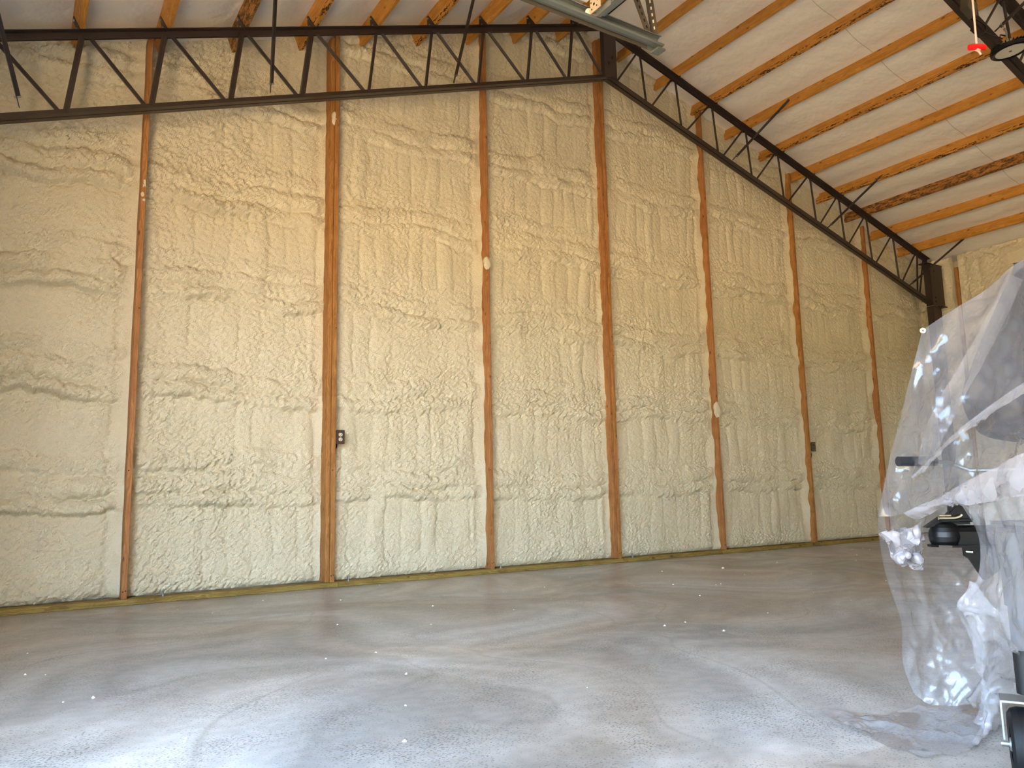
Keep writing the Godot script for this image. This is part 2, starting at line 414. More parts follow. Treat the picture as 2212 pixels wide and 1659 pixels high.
func wood_image(sd: int, light: Color, dark: Color, stain: int) -> ImageTexture:
	var W := 1024; var H := 160
	var im := Image.create(W, H, false, Image.FORMAT_RGB8)
	var g := FastNoiseLite.new(); g.seed = sd; g.frequency = 1.0; g.fractal_type = FastNoiseLite.FRACTAL_NONE; g.noise_type = FastNoiseLite.TYPE_SIMPLEX
	var r := RandomNumberGenerator.new(); r.seed = sd
	var knots := []
	for k in 13:
		knots.append([r.randf_range(20, W - 20), r.randf_range(4, H - 4), r.randf_range(2.0, 5.5)])
	for y in H:
		for x in W:
			var wv := y + 7.0 * g.get_noise_2d(x * 0.004, y * 0.03) + 2.0 * g.get_noise_2d(x * 0.02, y * 0.06)
			var gr := 0.5 + 0.35 * g.get_noise_2d(x * 0.0016, wv * 0.22) + 0.2 * g.get_noise_2d(x * 0.006 + 90.0, wv * 0.7) + 0.16 * g.get_noise_2d(x * 0.012, y * 0.012 + 30.0)
			var c := dark.lerp(light, clampf(gr, 0.0, 1.0))
			for k in knots:
				var dx: float = (x - k[0]) * 0.55; var dy: float = y - k[1]
				var d := sqrt(dx * dx + dy * dy) / float(k[2])
				if d < 2.2:
					c = c.lerp(Color(0.22, 0.11, 0.05), clampf(1.25 - d, 0.0, 0.85) if d < 1.25 else 0.0)
					c = c.lerp(dark, clampf((2.2 - d) * 0.35, 0.0, 0.4))
			if stain == 1:      # bark edge: broken dark dashes near one arris
				var v := float(y) / H
				var s := g.get_noise_2d(x * 0.011 + 200.0, y * 0.05) + 0.7 * g.get_noise_2d(x * 0.05, y * 0.16 + 70.0)
				var band := exp(-pow((v - 0.79) / 0.055, 2.0)) + exp(-pow((v - 0.06) / 0.055, 2.0)) + exp(-pow((v - 0.90) / 0.06, 2.0))
				if s * band > 0.44:
					c = c.lerp(Color(0.19, 0.09, 0.05), clampf((s * band - 0.44) * 9.0, 0.0, 0.92))
			elif stain == 2:    # weathered board, blackish mottling
				var s2 := 0.5 + 0.6 * g.get_noise_2d(x * 0.013, y * 0.04 + 11.0) + 0.5 * g.get_noise_2d(x * 0.05 + 7.0, y * 0.12)
				c = c.lerp(Color(0.20, 0.15, 0.09), clampf(s2 * 0.75 - 0.12, 0.0, 0.8))
			im.set_pixel(x, y, c)
	return ImageTexture.create_from_image(im)

func wood_mat(tex: Texture2D, rough := 0.62) -> StandardMaterial3D:
	var m := plain(Color.WHITE, rough, 0.0, 0.4)
	m.albedo_texture = tex
	return m

func make_materials() -> void:
	# wood: u = metres / 2.4 along the grain, v = metres / 0.36 round the board
	mats.purlin_a = wood_mat(wood_image(3, Color(0.83, 0.60, 0.30), Color(0.67, 0.45, 0.18), 0))
	mats.purlin_b = wood_mat(wood_image(17, Color(0.83, 0.60, 0.30), Color(0.66, 0.44, 0.18), 1))
	mats.purlin_c = wood_mat(wood_image(29, Color(0.78, 0.54, 0.28), Color(0.58, 0.38, 0.18), 2))
	mats.post_a = wood_mat(wood_image(41, Color(0.75, 0.53, 0.32), Color(0.58, 0.38, 0.21), 0))
	mats.post_b = wood_mat(wood_image(47, Color(0.75, 0.54, 0.31), Color(0.56, 0.37, 0.18), 0))
	mats.sill = wood_mat(wood_image(53, Color(0.66, 0.56, 0.30), Color(0.46, 0.37, 0.17), 0), 0.7)
	mats.steel = plain(Color(0.205, 0.165, 0.145), 0.42, 0.0, 0.5)
	mats.steel_grey = plain(Color(0.30, 0.27, 0.22), 0.5, 0.0, 0.5)
	mats.black = plain(Color(0.028, 0.028, 0.031), 0.33, 0.0, 0.38)
	mats.jack = plain(Color(0.05, 0.05, 0.055), 0.55)
	mats.rubber = plain(Color(0.045, 0.048, 0.055), 0.6, 0.0, 0.4)
	mats.grip = plain(Color(0.13, 0.13, 0.15), 0.45)
	mats.chrome = plain(Color(0.82, 0.80, 0.74), 0.22, 1.0)
	mats.zinc = plain(Color(0.66, 0.67, 0.66), 0.38, 0.9)
	mats.galv = plain(Color(0.52, 0.54, 0.53), 0.42, 0.75)
	mats.galv_dull = plain(Color(0.36, 0.33, 0.29), 0.5, 0.5)
	mats.fixture = plain(Color(0.66, 0.60, 0.52), 0.45, 0.2)
	mats.nylon = plain(Color(0.88, 0.80, 0.72), 0.4)
	mats.hole = plain(Color(0.02, 0.018, 0.015), 0.9)
	mats.red = plain(Color(0.74, 0.02, 0.03), 0.4)
	mats.cord = plain(Color(0.95, 0.62, 0.58), 0.7)
	mats.lens = plain(Color(0.80, 0.79, 0.75), 0.16)
	mats.brown_plate = plain(Color(0.30, 0.22, 0.185), 0.4)
	mats.ivory = plain(Color(0.90, 0.86, 0.76), 0.4)
	mats.grey_plate = plain(Color(0.38, 0.36, 0.31), 0.4, 0.4)
	mats.hull = plain(Color(0.135, 0.125, 0.125), 0.75)
	mats.crumb = plain(Color(0.93, 0.90, 0.80), 0.8)
	mats.seam = plain(Color(0.80, 0.76, 0.70), 0.6)
	mats.exterior = plain(Color(0.715, 0.605, 0.435), 0.9)
	mats.added_grass = plain(Color(0.34, 0.37, 0.20), 0.95)
	mats.door_skin = plain(Color(0.80, 0.80, 0.78), 0.5)

	# foam skin: fine pebbly relief on top of the modelled relief
	var fn := FastNoiseLite.new(); fn.seed = 9; fn.noise_type = FastNoiseLite.TYPE_SIMPLEX_SMOOTH; fn.frequency = 0.06; fn.fractal_octaves = 3; fn.fractal_gain = 0.55
	var foam := plain(Color(0.87, 0.825, 0.705), 0.42, 0.0, 0.5)
	foam.normal_enabled = true
	foam.normal_texture = noise_tex(fn, 512, true, 7.0)
	foam.normal_scale = 0.7
	mats.foam = foam
	mats.foam_flat = plain(Color(0.87, 0.825, 0.705), 0.5)

	# roof insulation facing: white vinyl with faint creases
	var vn := FastNoiseLite.new(); vn.seed = 31; vn.noise_type = FastNoiseLite.TYPE_SIMPLEX_SMOOTH; vn.frequency = 0.012; vn.fractal_octaves = 4
	var vinyl := plain(Color(0.93, 0.905, 0.87), 0.38, 0.0, 0.5)
	vinyl.normal_enabled = true
	vinyl.normal_texture = noise_tex(vn, 512, true, 10.0)
	vinyl.normal_scale = 0.35
	mats.vinyl = vinyl

	# polished concrete
	var conc := plain(Color.WHITE, 0.36, 0.0, 0.5)
	conc.albedo_texture = concrete_image()
	conc.detail_enabled = true
	conc.detail_blend_mode = BaseMaterial3D.BLEND_MODE_MUL
	conc.detail_uv_layer = BaseMaterial3D.DETAIL_UV_2
	conc.detail_albedo = fleck_image()
	mats.concrete = conc

	# clear polythene film
	var film := plain(Color(0.52, 0.505, 0.51, 0.25), 0.13, 0.0, 0.6)
	film.transparency = BaseMaterial3D.TRANSPARENCY_ALPHA
	film.cull_mode = BaseMaterial3D.CULL_DISABLED
	mats.film = film
	var film2 := film.duplicate()
	film2.albedo_color = Color(0.71, 0.685, 0.695, 0.5)
	mats.film_thick = film2
	var film3 := film.duplicate()
	film3.albedo_color = Color(0.79, 0.775, 0.79, 0.36)
	mats.film_mid = film3
	var film4 := film.duplicate()
	film4.albedo_color = Color(0.66, 0.65, 0.66, 0.34)
	mats.film_back = film4

func concrete_image() -> ImageTexture:
	var S := 1024     # covers 8 m
	var im := Image.create(S, S, false, Image.FORMAT_RGB8)
	var g := FastNoiseLite.new(); g.seed = 77; g.frequency = 1.0; g.fractal_type = FastNoiseLite.FRACTAL_NONE; g.noise_type = FastNoiseLite.TYPE_SIMPLEX
	for y in S:
		for x in S:
			var a := x * 8.0 / S; var b := y * 8.0 / S
			var wx := a + 0.5 * g.get_noise_2d(a * 0.45, b * 0.45)
			var wy := b + 0.5 * g.get_noise_2d(a * 0.45 + 31.0, b * 0.45)
			var cloud := g.get_noise_2d(wx * 0.55, wy * 0.55)
			var mid := g.get_noise_2d(wx * 2.2, wy * 2.6)
			var fine := g.get_noise_2d(a * 11.0, b * 13.0)
			var vein := absf(g.get_noise_2d(wx * 0.8 + 11.0, wy * 0.8 + 5.0))
			var sw := exp(-vein * vein * 500.0) * (0.5 + 0.5 * mid)
			var t := 0.66 + 0.075 * cloud + 0.055 * mid + 0.026 * fine - 0.10 * sw
			var warm := 0.018 * g.get_noise_2d(wx * 0.7 + 60.0, wy * 0.7)
			im.set_pixel(x, y, Color(clampf(t + 0.018 + warm, 0, 1), clampf(t + 0.003, 0, 1), clampf(t - 0.024 - warm, 0, 1)))
	return ImageTexture.create_from_image(im)

func fleck_image() -> ImageTexture:
	var S := 1024     # covers 1.6 m
	var im := Image.create(S, S, false, Image.FORMAT_RGBA8)
	var g := FastNoiseLite.new(); g.seed = 8; g.frequency = 1.0; g.fractal_type = FastNoiseLite.FRACTAL_NONE; g.noise_type = FastNoiseLite.TYPE_SIMPLEX
	for y in S:
		for x in S:
			var a := x * 1.6 / S; var b := y * 1.6 / S
			var patch := g.get_noise_2d(a * 2.0, b * 2.0) + 0.5 * g.get_noise_2d(a * 5.0 + 9.0, b * 5.0)
			var f := g.get_noise_2d(a * 55.0, b * 80.0) + 0.6 * g.get_noise_2d(a * 120.0, b * 150.0)
			var d := clampf((f - 0.78 + 0.30 * patch) * 1.7, 0.0, 0.30)
			var v := 1.0 - d - 0.03 * g.get_noise_2d(a * 160.0, b * 160.0) - 0.03
			im.set_pixel(x, y, Color(v, v, v, 1.0))
	return ImageTexture.create_from_image(im)

# ------------------------------------------------------------------ setting
func roof_y(x: float) -> float:
	return LEFT_BASE + LEFT_SLOPE * x if x < RIDGE_X else RIGHT_BASE + RIGHT_SLOPE * x

func build_shell() -> void:
	# floor slab, with its second uv for the fleck layer
	var fl := structure("floor", "smooth grey mottled concrete floor slab")
	var st := begin()
	var xs := [LEFT_WALL - 0.3, RIGHT_WALL + 0.3]; var zs := [-0.35, DEPTH + 0.3]
	for t in [[0, 0], [1, 0], [1, 1], [0, 0], [1, 1], [0, 1]]:
		var v := Vector3(xs[t[0]], 0, zs[t[1]])
		st.set_normal(Vector3.UP)
		st.set_uv(Vector2(v.x, v.z) / 8.0 + Vector2(0.13, 0.4))
		st.set_uv2(Vector2(v.x, v.z) / 1.6)
		st.add_vertex(v)
	put("slab_surface", st.commit(), mats.concrete, fl)
	st = begin()
	box(st, Vector3((xs[0] + xs[1]) / 2, -0.085, (zs[0] + zs[1]) / 2), Vector3(xs[1] - xs[0], 0.16, zs[1] - zs[0]), 0.002)
	put("slab_body", st.commit(), mats.exterior, fl)
	# ground outside
	var gr := structure("ground", "bare sunlit ground outside the door")
	st = begin()
	box(st, Vector3(-30, -0.14, 6), Vector3(60, 0.2, 90), 0.01)
	put("ground_surface", st.commit(), mats.exterior, gr)
	var added_hill := structure("added_hill", "added grassy bank beyond the yard, out of view, hides the low sky")  # added out of view: blocks horizon sky so the mid wall gets less light
	st = begin()
	extrude(st, PackedVector2Array([Vector2(-0.2, -34), Vector2(-0.2, -70), Vector2(5.0, -60), Vector2(4.6, -40)]), Transform3D(Basis(Vector3(0, 0, 1), Vector3(0, 1, 0), Vector3(1, 0, 0)), Vector3(0, 0, -50)), 110.0)
	put("bank", st.commit(), mats.added_grass, added_hill)
	# wall behind the gable foam
	var y_r := roof_y(RIDGE_X) + 0.3
	gable("wall_back", "gable end wall covered in pale sprayed foam between wood posts", -0.34, -0.24)
	gable("wall_front", "plain gable end wall opposite the foam wall", DEPTH, DEPTH + 0.12)
	# right eave wall
	var rw := structure("wall_right", "eave wall covered in pale sprayed foam")
	st = begin()
	box(st, Vector3(RIGHT_WALL + 0.24, 2.1, DEPTH / 2), Vector3(0.1, 4.4, DEPTH + 0.7), 0.002)
	put("sheathing", st.commit(), mats.foam_flat, rw)
	# left eave wall: door opening, plus unseen second doorway placed to light the right bays
	var lw := structure("wall_left", "eave wall with the open door and an unseen second doorway that lights the right bays")
	var y0 := roof_y(LEFT_WALL) + 0.25
	for q in [[-0.35, 3.5, 0.0, y0], [8.2, 8.7, 0.0, y0], [11.4, DEPTH + 0.12, 0.0, y0], [3.5, 8.2, 3.05, y0], [8.7, 11.4, 3.05, y0]]:
		st = begin()
		box(st, Vector3(LEFT_WALL - 0.06, (q[2] + q[3]) / 2, (q[0] + q[1]) / 2), Vector3(0.12, q[3] - q[2], q[1] - q[0]), 0.002)
		put("wall_section", st.commit(), mats.foam_flat, lw)

func gable(called: String, label: String, z0: float, z1: float) -> void:
	var o := structure(called, label)
	var st := begin()
	var poly := PackedVector2Array([Vector2(LEFT_WALL - 0.12, -0.02), Vector2(RIGHT_WALL + 0.3, -0.02), Vector2(RIGHT_WALL + 0.3, roof_y(RIGHT_WALL + 0.3) + 0.22), Vector2(RIDGE_X, roof_y(RIDGE_X) + 0.22), Vector2(LEFT_WALL - 0.12, roof_y(LEFT_WALL - 0.12) + 0.22)])
	extrude(st, poly, Transform3D(Basis(Vector3(0, 0, 1), Vector3(1, 0, 0), Vector3(0, 1, 0)), Vector3(0, 0, z0)), z1 - z0)
	put("sheathing", st.commit(), mats.foam_flat, o)

func sm(a: float, b: float, x: float) -> float:
	var t := clampf((x - a) / (b - a), 0.0, 1.0)
	return t * t * (3.0 - 2.0 * t)

func hash1(a: float) -> float:
	var s := sin(a * 127.1 + 3.7) * 43758.5453
	return s - floorf(s)

const BANDS := [0.02, 0.77, 1.56, 2.36, 3.16, 4.02, 4.80, 5.60, 6.40]

# relief of sprayed foam in metres at (x along the wall, y up); sd varies it from bay to bay
func foam_h(x: float, y: float, sd: float, ripple: float) -> float:
	var wx := x + 0.030 * na.get_noise_2d(x * 2.1 + sd, y * 1.5) + 0.008 * na.get_noise_2d(x * 8.0, y * 5.0 + sd)
	var wy := y + 0.055 * na.get_noise_2d(x * 1.1 + 50.0, y * 0.9 + sd) + 0.018 * na.get_noise_2d(x * 5.0, y * 2.0 + sd * 1.7) + 0.012 * nb.get_noise_2d(x * 13.0, y * 6.0)
	# nearest band of horizontal beads
	var row := 0
	while row < 7 and wy > (BANDS[row] + BANDS[row + 1]) * 0.5:
		row += 1
	var d: float = wy - BANDS[row]
	var k := hash1(row * 3.1 + sd)
	var h := 0.0
	var bw := 0.0
	if row > 0:
		for b in [[0.085, 0.070, 0.040], [-0.045, 0.055, 0.040], [0.20 + 0.06 * k, 0.06, 0.024 * k]]:
			var t: float = (d - b[0]) / b[1]
			# each bead is steeper on its lower side
			t = t * (1.25 if t < 0.0 else 0.85)
			if absf(t) < 1.0:
				var q := sqrt(1.0 - t * t)
				h += b[2] * q * (0.75 + 0.6 * na.get_noise_2d(x * 1.7 + sd * 3.0 + b[0] * 60.0, row * 7.0))
				bw = maxf(bw, q)
	else:
		var t := (d - 0.09) / 0.10
		if absf(t) < 1.0:
			bw = sqrt(1.0 - t * t)
			h += 0.016 * bw
	# vertical passes between the bands
	var rr: float = row + (0.5 if d > 0.0 else -0.5)
	var pw := 0.135 + 0.06 * hash1(rr * 1.7 + sd * 0.37)
	var px := wx / pw + hash1(rr + sd) * 7.0
	var id := floorf(px); var f := px - id
	var amp := 0.003 + 0.016 * pow(hash1(id * 1.9 + rr * 5.3 + sd), 2.0)
	var prof := 1.0 - pow(absf(2.0 * f - 1.0), 2.6)
	var away := 1.0 - bw * 0.85
	var calm := 0.5 + 0.5 * na.get_noise_2d(x * 0.8 + sd * 2.0, y * 0.7 + 40.0)
	h += amp * prof * away * (1.0 - 0.75 * ripple)
	# where two passes meet there is a thin crease
	var edge := minf(f, 1.0 - f) * pw
	h -= 0.007 * exp(-edge * edge / 0.00008) * away * (1.0 - ripple) * hash1(id + rr * 2.0)
	# popcorn: rounded lumps parted by sharp valleys, stretched along the strokes of the gun
	var qx := wx + 0.010 * nb.get_noise_2d(x * 17.0 + 3.0, y * 15.0); var qy := wy + 0.010 * nb.get_noise_2d(x * 16.0, y * 18.0 + 9.0)
	var l1 := absf(nb.get_noise_2d(qx * lerpf(17.0, 7.0, ripple), qy * lerpf(12.0, 21.0, ripple)))
	var l2 := absf(nb.get_noise_2d(qx * lerpf(33.0, 20.0, ripple) + 70.0, qy * 29.0))
	var rough := 0.62 + 0.38 * sm(0.30, 0.75, calm)
	h += (0.0175 + 0.006 * bw) * rough * (pow(l1 * l1 + 0.004, 0.28) - 0.55) + 0.0125 * rough * (pow(l2 * l2 + 0.006, 0.28) - 0.55)
	h -= 0.012 * exp(-pow((d + 0.105) / 0.011, 2.0)) * (0.5 + na.get_noise_2d(x * 2.3 + sd, row * 5.0)) * signf(float(row))
	h += 0.0036 * bw * sin(wx * 170.0 + 9.0 * na.get_noise_2d(x * 6.0, y * 20.0) + absf(d) * 60.0)
	h *= 1.0 + 0.8 * (1.0 - sm(0.6, 2.6, x))
	h += 0.012 * na.get_noise_2d(x * 2.6, y * 1.9 + sd)
	return h

# one foam panel as a mesh; at: corner of the panel, ax: direction along the wall, out: towards the room
func foam_panel(x0: float, x1: float, y0: float, ytop: Callable, base0: float, base1: float, reach1: float, ripple: float, sd: float, cell: float, at: Vector3, ax: Vector3, out: Vector3) -> ArrayMesh:
	var nu := int((x1 - x0) / cell) + 1
	var hmax := 0.0
	for i in 5:
		hmax = maxf(hmax, ytop.call(lerpf(x0, x1, i / 4.0)) - y0)
	var nv := int(hmax / cell) + 1
	var P := PackedVector3Array(); P.resize(nu * nv)
	var UV := PackedVector2Array(); UV.resize(nu * nv)
	var tops := PackedFloat32Array(); tops.resize(nu)
	for i in nu:
		tops[i] = ytop.call(lerpf(x0, x1, float(i) / (nu - 1)))
	for j in nv:
		for i in nu:
			var x := lerpf(x0, x1, float(i) / (nu - 1))
			var y := lerpf(y0, tops[i], float(j) / (nv - 1))
			var dl := x - x0; var dr := x1 - x
			var quiet := sm(0.01, 0.12, dr) * sm(0.0, 0.06, dl)
			var wob := na.get_noise_2d(y * 1.9 + sd, 3.0) + 0.6 * na.get_noise_2d(y * 6.0, sd + 8.0)
			var b := lerpf(base0, base1, (x - x0) / (x1 - x0))
			# the foam creeps up the sides of the posts
			var cr := dr / (0.038 + 0.014 * wob); var cl := dl / 0.03
			b += maxf(0.0, reach1 + 0.022 * wob) * exp(-cr * cr) + 0.02 * exp(-cl * cl)
			b -= 0.012 * exp(-pow((dr - 0.10) / 0.03, 2.0))
			var h := b + foam_h(x, y, sd, ripple) * lerpf(0.12, 1.0, quiet)
			if y < y0 + 0.03:
				h -= 0.02 * (1.0 - (y - y0) / 0.03)
			P[j * nu + i] = at + ax * x + Vector3(0, y, 0) + out * h
			UV[j * nu + i] = Vector2(x, y) / 0.42
	return grid_mesh(P, UV, nu, nv, out)

const POST_X := [0.675, 2.189, 3.710, 5.231, 6.775, 8.406, 9.990]   # centre of each post front (38 mm wide)

func foam_top(x: float) -> float:
	return roof_y(x) + 0.16

func build_foam_walls() -> void:
	var wall: Node3D = get_node("wall_back")
	var base := [-0.14, -0.15, -0.10, -0.095, -0.09, -0.085, -0.08, -0.07]
	var rip := [0.85, 0.30, 0.05, 0.0, 0.0, 0.1, 0.35, 0.2]
	for i in 8:
		var a: float = POST_X[i - 1] + 0.015 if i > 0 else LEFT_WALL
		var b: float = POST_X[i] - 0.015 if i < 7 else RIGHT_WALL + 0.02
		var m := foam_panel(a, b, 0.045, foam_top, base[i] - (0.02 if i > 0 else 0.0), base[i], 0.018, rip[i], 13.0 * i + 3.0, 0.0115, Vector3.ZERO, Vector3.RIGHT, Vector3.BACK)
		put("foam_panel", m, mats.foam, wall)
	# lumps of overspray caught on the posts
	for q in [[6.768, 1.63, 0.0, 0.055, 0.085], [3.700, 2.93, 0.0, 0.04, 0.06], [2.172, 4.03, -0.02, 0.03, 0.06]]:
		put("foam_lump", lump_mesh(Vector3(q[3], q[4], 0.022), 3), mats.foam_flat, wall, Transform3D(Basis(), Vector3(q[0], q[1], q[2])))
	# right wall
	var rw: Node3D = get_node("wall_right")
	var ztop := func(_z: float) -> float: return roof_y(RIGHT_WALL) + 0.10
	for q in [[-0.1, 0.475, 0.02], [0.535, 2.06, 0.02], [2.12, 3.6, 0.03]]:
		var m := foam_panel(q[0], q[1], 0.045, ztop, -0.05, -0.05, 0.03, 0.1, 90.0 + 10.0 * q[0], q[2], Vector3(RIGHT_WALL, 0, 0), Vector3.BACK, Vector3.LEFT)
		put("foam_panel", m, mats.foam, rw)

func lump_mesh(s: Vector3, sd: int) -> ArrayMesh:
	var nu := 25; var nv := 15
	var P := PackedVector3Array(); P.resize(nu * nv)
	var UV := PackedVector2Array(); UV.resize(nu * nv)
	for j in nv:
		for i in nu:
			var th := PI * j / (nv - 1); var ph := TAU * i / (nu - 1)
			var n := Vector3(sin(th) * cos(ph), cos(th), sin(th) * sin(ph))
			var r := 1.0 + 0.22 * na.get_noise_3d(n.x * 1.6 + sd, n.y * 1.6, n.z * 1.6)
			P[j * nu + i] = n * s * r
			UV[j * nu + i] = Vector2(ph, th)
	var m := grid_mesh(P, UV, nu, nv, Vector3.ZERO)
	return outward(m)

# make normals of a closed mesh point away from its middle
func outward(m: ArrayMesh) -> ArrayMesh:
	var a := m.surface_get_arrays(0)
	var P: PackedVector3Array = a[Mesh.ARRAY_VERTEX]; var N: PackedVector3Array = a[Mesh.ARRAY_NORMAL]; var I: PackedInt32Array = a[Mesh.ARRAY_INDEX]
	var s := 0.0
	for k in P.size():
		s += P[k].dot(N[k])
	if s < 0.0:
		for k in N.size():
			N[k] = -N[k]
		for k in range(0, I.size(), 3):
			var t := I[k + 1]; I[k + 1] = I[k + 2]; I[k + 2] = t
		a[Mesh.ARRAY_NORMAL] = N; a[Mesh.ARRAY_INDEX] = I
		var o := ArrayMesh.new()
		o.add_surface_from_arrays(Mesh.PRIMITIVE_TRIANGLES, a)
		return o
	return m

func build_ceiling() -> void:
	var ce := structure("ceiling", "white vinyl faced roof insulation sagging between the purlins")
	for side in 2:
		# s runs down the slope from the ridge, z along the building
		var dir := Vector3(-1, -LEFT_SLOPE, 0).normalized() if side == 0 else Vector3(1, RIGHT_SLOPE, 0).normalized()
		var nrm := Vector3(-dir.y, dir.x, 0) if side == 1 else Vector3(dir.y, -dir.x, 0)
		var run := (RIDGE_X - LEFT_WALL + 0.15) / absf(dir.x) if side == 0 else (RIGHT_WALL + 0.3 - RIDGE_X) / dir.x
		var top := Vector3(RIDGE_X, roof_y(RIDGE_X), 0)
		var nu := 150; var nv := 110
		var P := PackedVector3Array(); P.resize(nu * nv)
		var UV := PackedVector2Array(); UV.resize(nu * nv)
		var xs := purlin_xs(side)
		for j in nv:
			for i in nu:
				var s := run * i / (nu - 1)
				var z := -0.3 + (DEPTH + 0.4) * pow(float(j) / (nv - 1), 1.4)
				var sag := sheet_sag(s, z, side, xs, dir)
				P[j * nu + i] = top + dir * s + nrm * (0.135 - sag) + Vector3(0, 0, z)
				UV[j * nu + i] = Vector2(s, z) / 1.9
		put("insulation_facing", grid_mesh(P, UV, nu, nv, -nrm), mats.vinyl, ce)
		# roof deck above keeps the sky out
		var st := begin()
		extrude(st, rect(0.05, DEPTH + 1.0, 0.002, 0.0, 0.0), Transform3D(Basis(dir, nrm, dir.cross(nrm)), top + nrm * 0.22 - dir * 0.06 + Vector3(0, 0, DEPTH / 2)), run + 0.31)
		put("roof_deck", st.commit(), mats.galv_dull, ce)
		if side == 0:
			ridge_cap(ce)
		# taped seams across the slope, lying on the sagging sheet
		for z in ([1.92, 3.6, 5.4] if side == 1 else [0.75, 1.6, 2.8, 4.2]):
			var n := 260
			var SP := PackedVector3Array(); SP.resize(n * 2)
			var SU := PackedVector2Array(); SU.resize(n * 2)
			for i in n:
				var s := run * i / (n - 1)
				for k in 2:
					SP[i * 2 + k] = top + dir * s + nrm * (0.1335 - sheet_sag(s, z, side, xs, dir)) + Vector3(0, 0, z + 0.009 * k)
					SU[i * 2 + k] = Vector2(s, k)
			put("seam", grid_mesh(SP, SU, 2, n, -nrm), mats.seam, ce)

func sheet_sag(s: float, z: float, side: int, xs: Array, dir: Vector3) -> float:
	var px := RIDGE_X + dir.x * s
	var near := 9.0
	for q in xs:
		near = minf(near, absf(px - q) / absf(dir.x))
	return 0.022 * sm(0.0, 0.29, near) + 0.010 * na.get_noise_2d(s * 2.0, z * 1.1 + side * 30.0) * sm(0.0, 0.15, near)

func ridge_cap(ce: Node3D) -> void:
	var st := begin()
	box(st, Vector3(RIDGE_X, roof_y(RIDGE_X) + 0.29, DEPTH / 2), Vector3(0.5, 0.02, DEPTH + 1.0), 0.002)
	put("ridge_cap", st.commit(), mats.galv_dull, ce)

func purlin_xs(side: int) -> Array:
	var out := []
	if side == 0:
		for k in 10:
			out.append(4.705 - k * 0.563)
	else:
		for k in 10:
			out.append(10.852 - k * 0.591)
	return out

func build_posts() -> void:
	var labels := ["reddish wood wall post splashed with white foam below the steel truss",
		"doubled brown wood wall post that carries the brown outlet",
		"knotty wood wall post one bay right of the brown outlet's post",
		"tallest wood wall post, standing directly under the roof ridge",
		"wood wall post with a pale foam lump stuck across it at mid height",
		"wood wall post that carries the small grey outlet",
		"narrow wood wall post between the grey outlet's post and the black corner column"]
	for i in 7:
		var x: float = POST_X[i]
		var t := thing("wall_post", labels[i], "post", Vector3(x, 0.042, 0), "wood posts of the gable wall")
		var h := roof_y(x) + 0.07 - 0.042
		var m: Material = mats.post_a if i % 2 == 0 else mats.post_b
		var st := begin()
		extrude(st, rect(0.038, 0.20, 0.003, 0.0, -0.1), Transform3D(Basis(Vector3.UP, Vector3(1, 0, 0), Vector3(0, 0, -1)) * Basis(), Vector3.ZERO) * Transform3D(Basis(Vector3(1, 0, 0), Vector3(0, 1, 0), Vector3(0, 0, -1)), Vector3.ZERO), h, Vector2(i * 0.37, i * 0.23), Vector2(1.0 / 2.4, 1.0 / 0.36), 14, 0.0022)
		put("stud", st.commit(), m, t)
		if i == 1 or i == 3:
			st = begin()
			extrude(st, rect(0.036, 0.17, 0.003, -0.038, -0.105), Transform3D(Basis(Vector3.UP, Vector3(1, 0, 0), Vector3(0, 0, 1)), Vector3.ZERO), h - 0.02, Vector2(i * 0.61, 0.4), Vector2(1.0 / 2.4, 1.0 / 0.36), 14, 0.002)
			put("second_ply", st.commit(), mats.post_b if i == 1 else mats.post_a, t)
		# nail heads at the foot
		for q in [[-0.009, 0.05], [0.009, 0.055], [-0.008, 0.9], [0.009, 2.1]]:
			put("nail", nail_mesh(), mats.hole, t, Transform3D(Basis(), Vector3(q[0], q[1], 0.0)))
		if i == 0:
			var r := RandomNumberGenerator.new(); r.seed = 4
			for k in 7:
				put("foam_splatter", lump_mesh(Vector3(r.randf_range(0.004, 0.012), r.randf_range(0.006, 0.022), 0.004), k), mats.foam_flat, t, Transform3D(Basis(), Vector3(r.randf_range(-0.014, 0.012), 2.98 + r.randf_range(-0.09, 0.11), 0.002)))
	# posts of the eave wall
	var k := 0
	for z in [0.505, 2.09]:
		var t := thing("wall_post", ["wood eave wall post next to the black corner column", "wood eave wall post hidden behind the plastic cover"][k], "post", Vector3(RIGHT_WALL - 0.0, 0.042, z))
		var st := begin()
		extrude(st, rect(0.12, 0.05, 0.003, 0.07, 0.0), Transform3D(Basis(Vector3.UP, Vector3(1, 0, 0), Vector3(0, 0, -1)), Vector3.ZERO), roof_y(RIGHT_WALL) - 0.12, Vector2(k * 0.3, 0.1), Vector2(1.0 / 2.4, 1.0 / 0.36), 10, 0.004)
		put("stud", st.commit(), mats.post_b, t)
		k += 1

func nail_mesh() -> ArrayMesh:
	if not mats.has("_nail"):
		var st := begin()
		lathe(st, PackedVector2Array([Vector2(0.0045, -0.002), Vector2(0.0045, 0.001), Vector2(0.0, 0.0014)]), Transform3D(Basis(Vector3(1, 0, 0), Vector3(0, 0, 1), Vector3(0, -1, 0)), Vector3.ZERO), 8)
		mats._nail = st.commit()
	return mats._nail

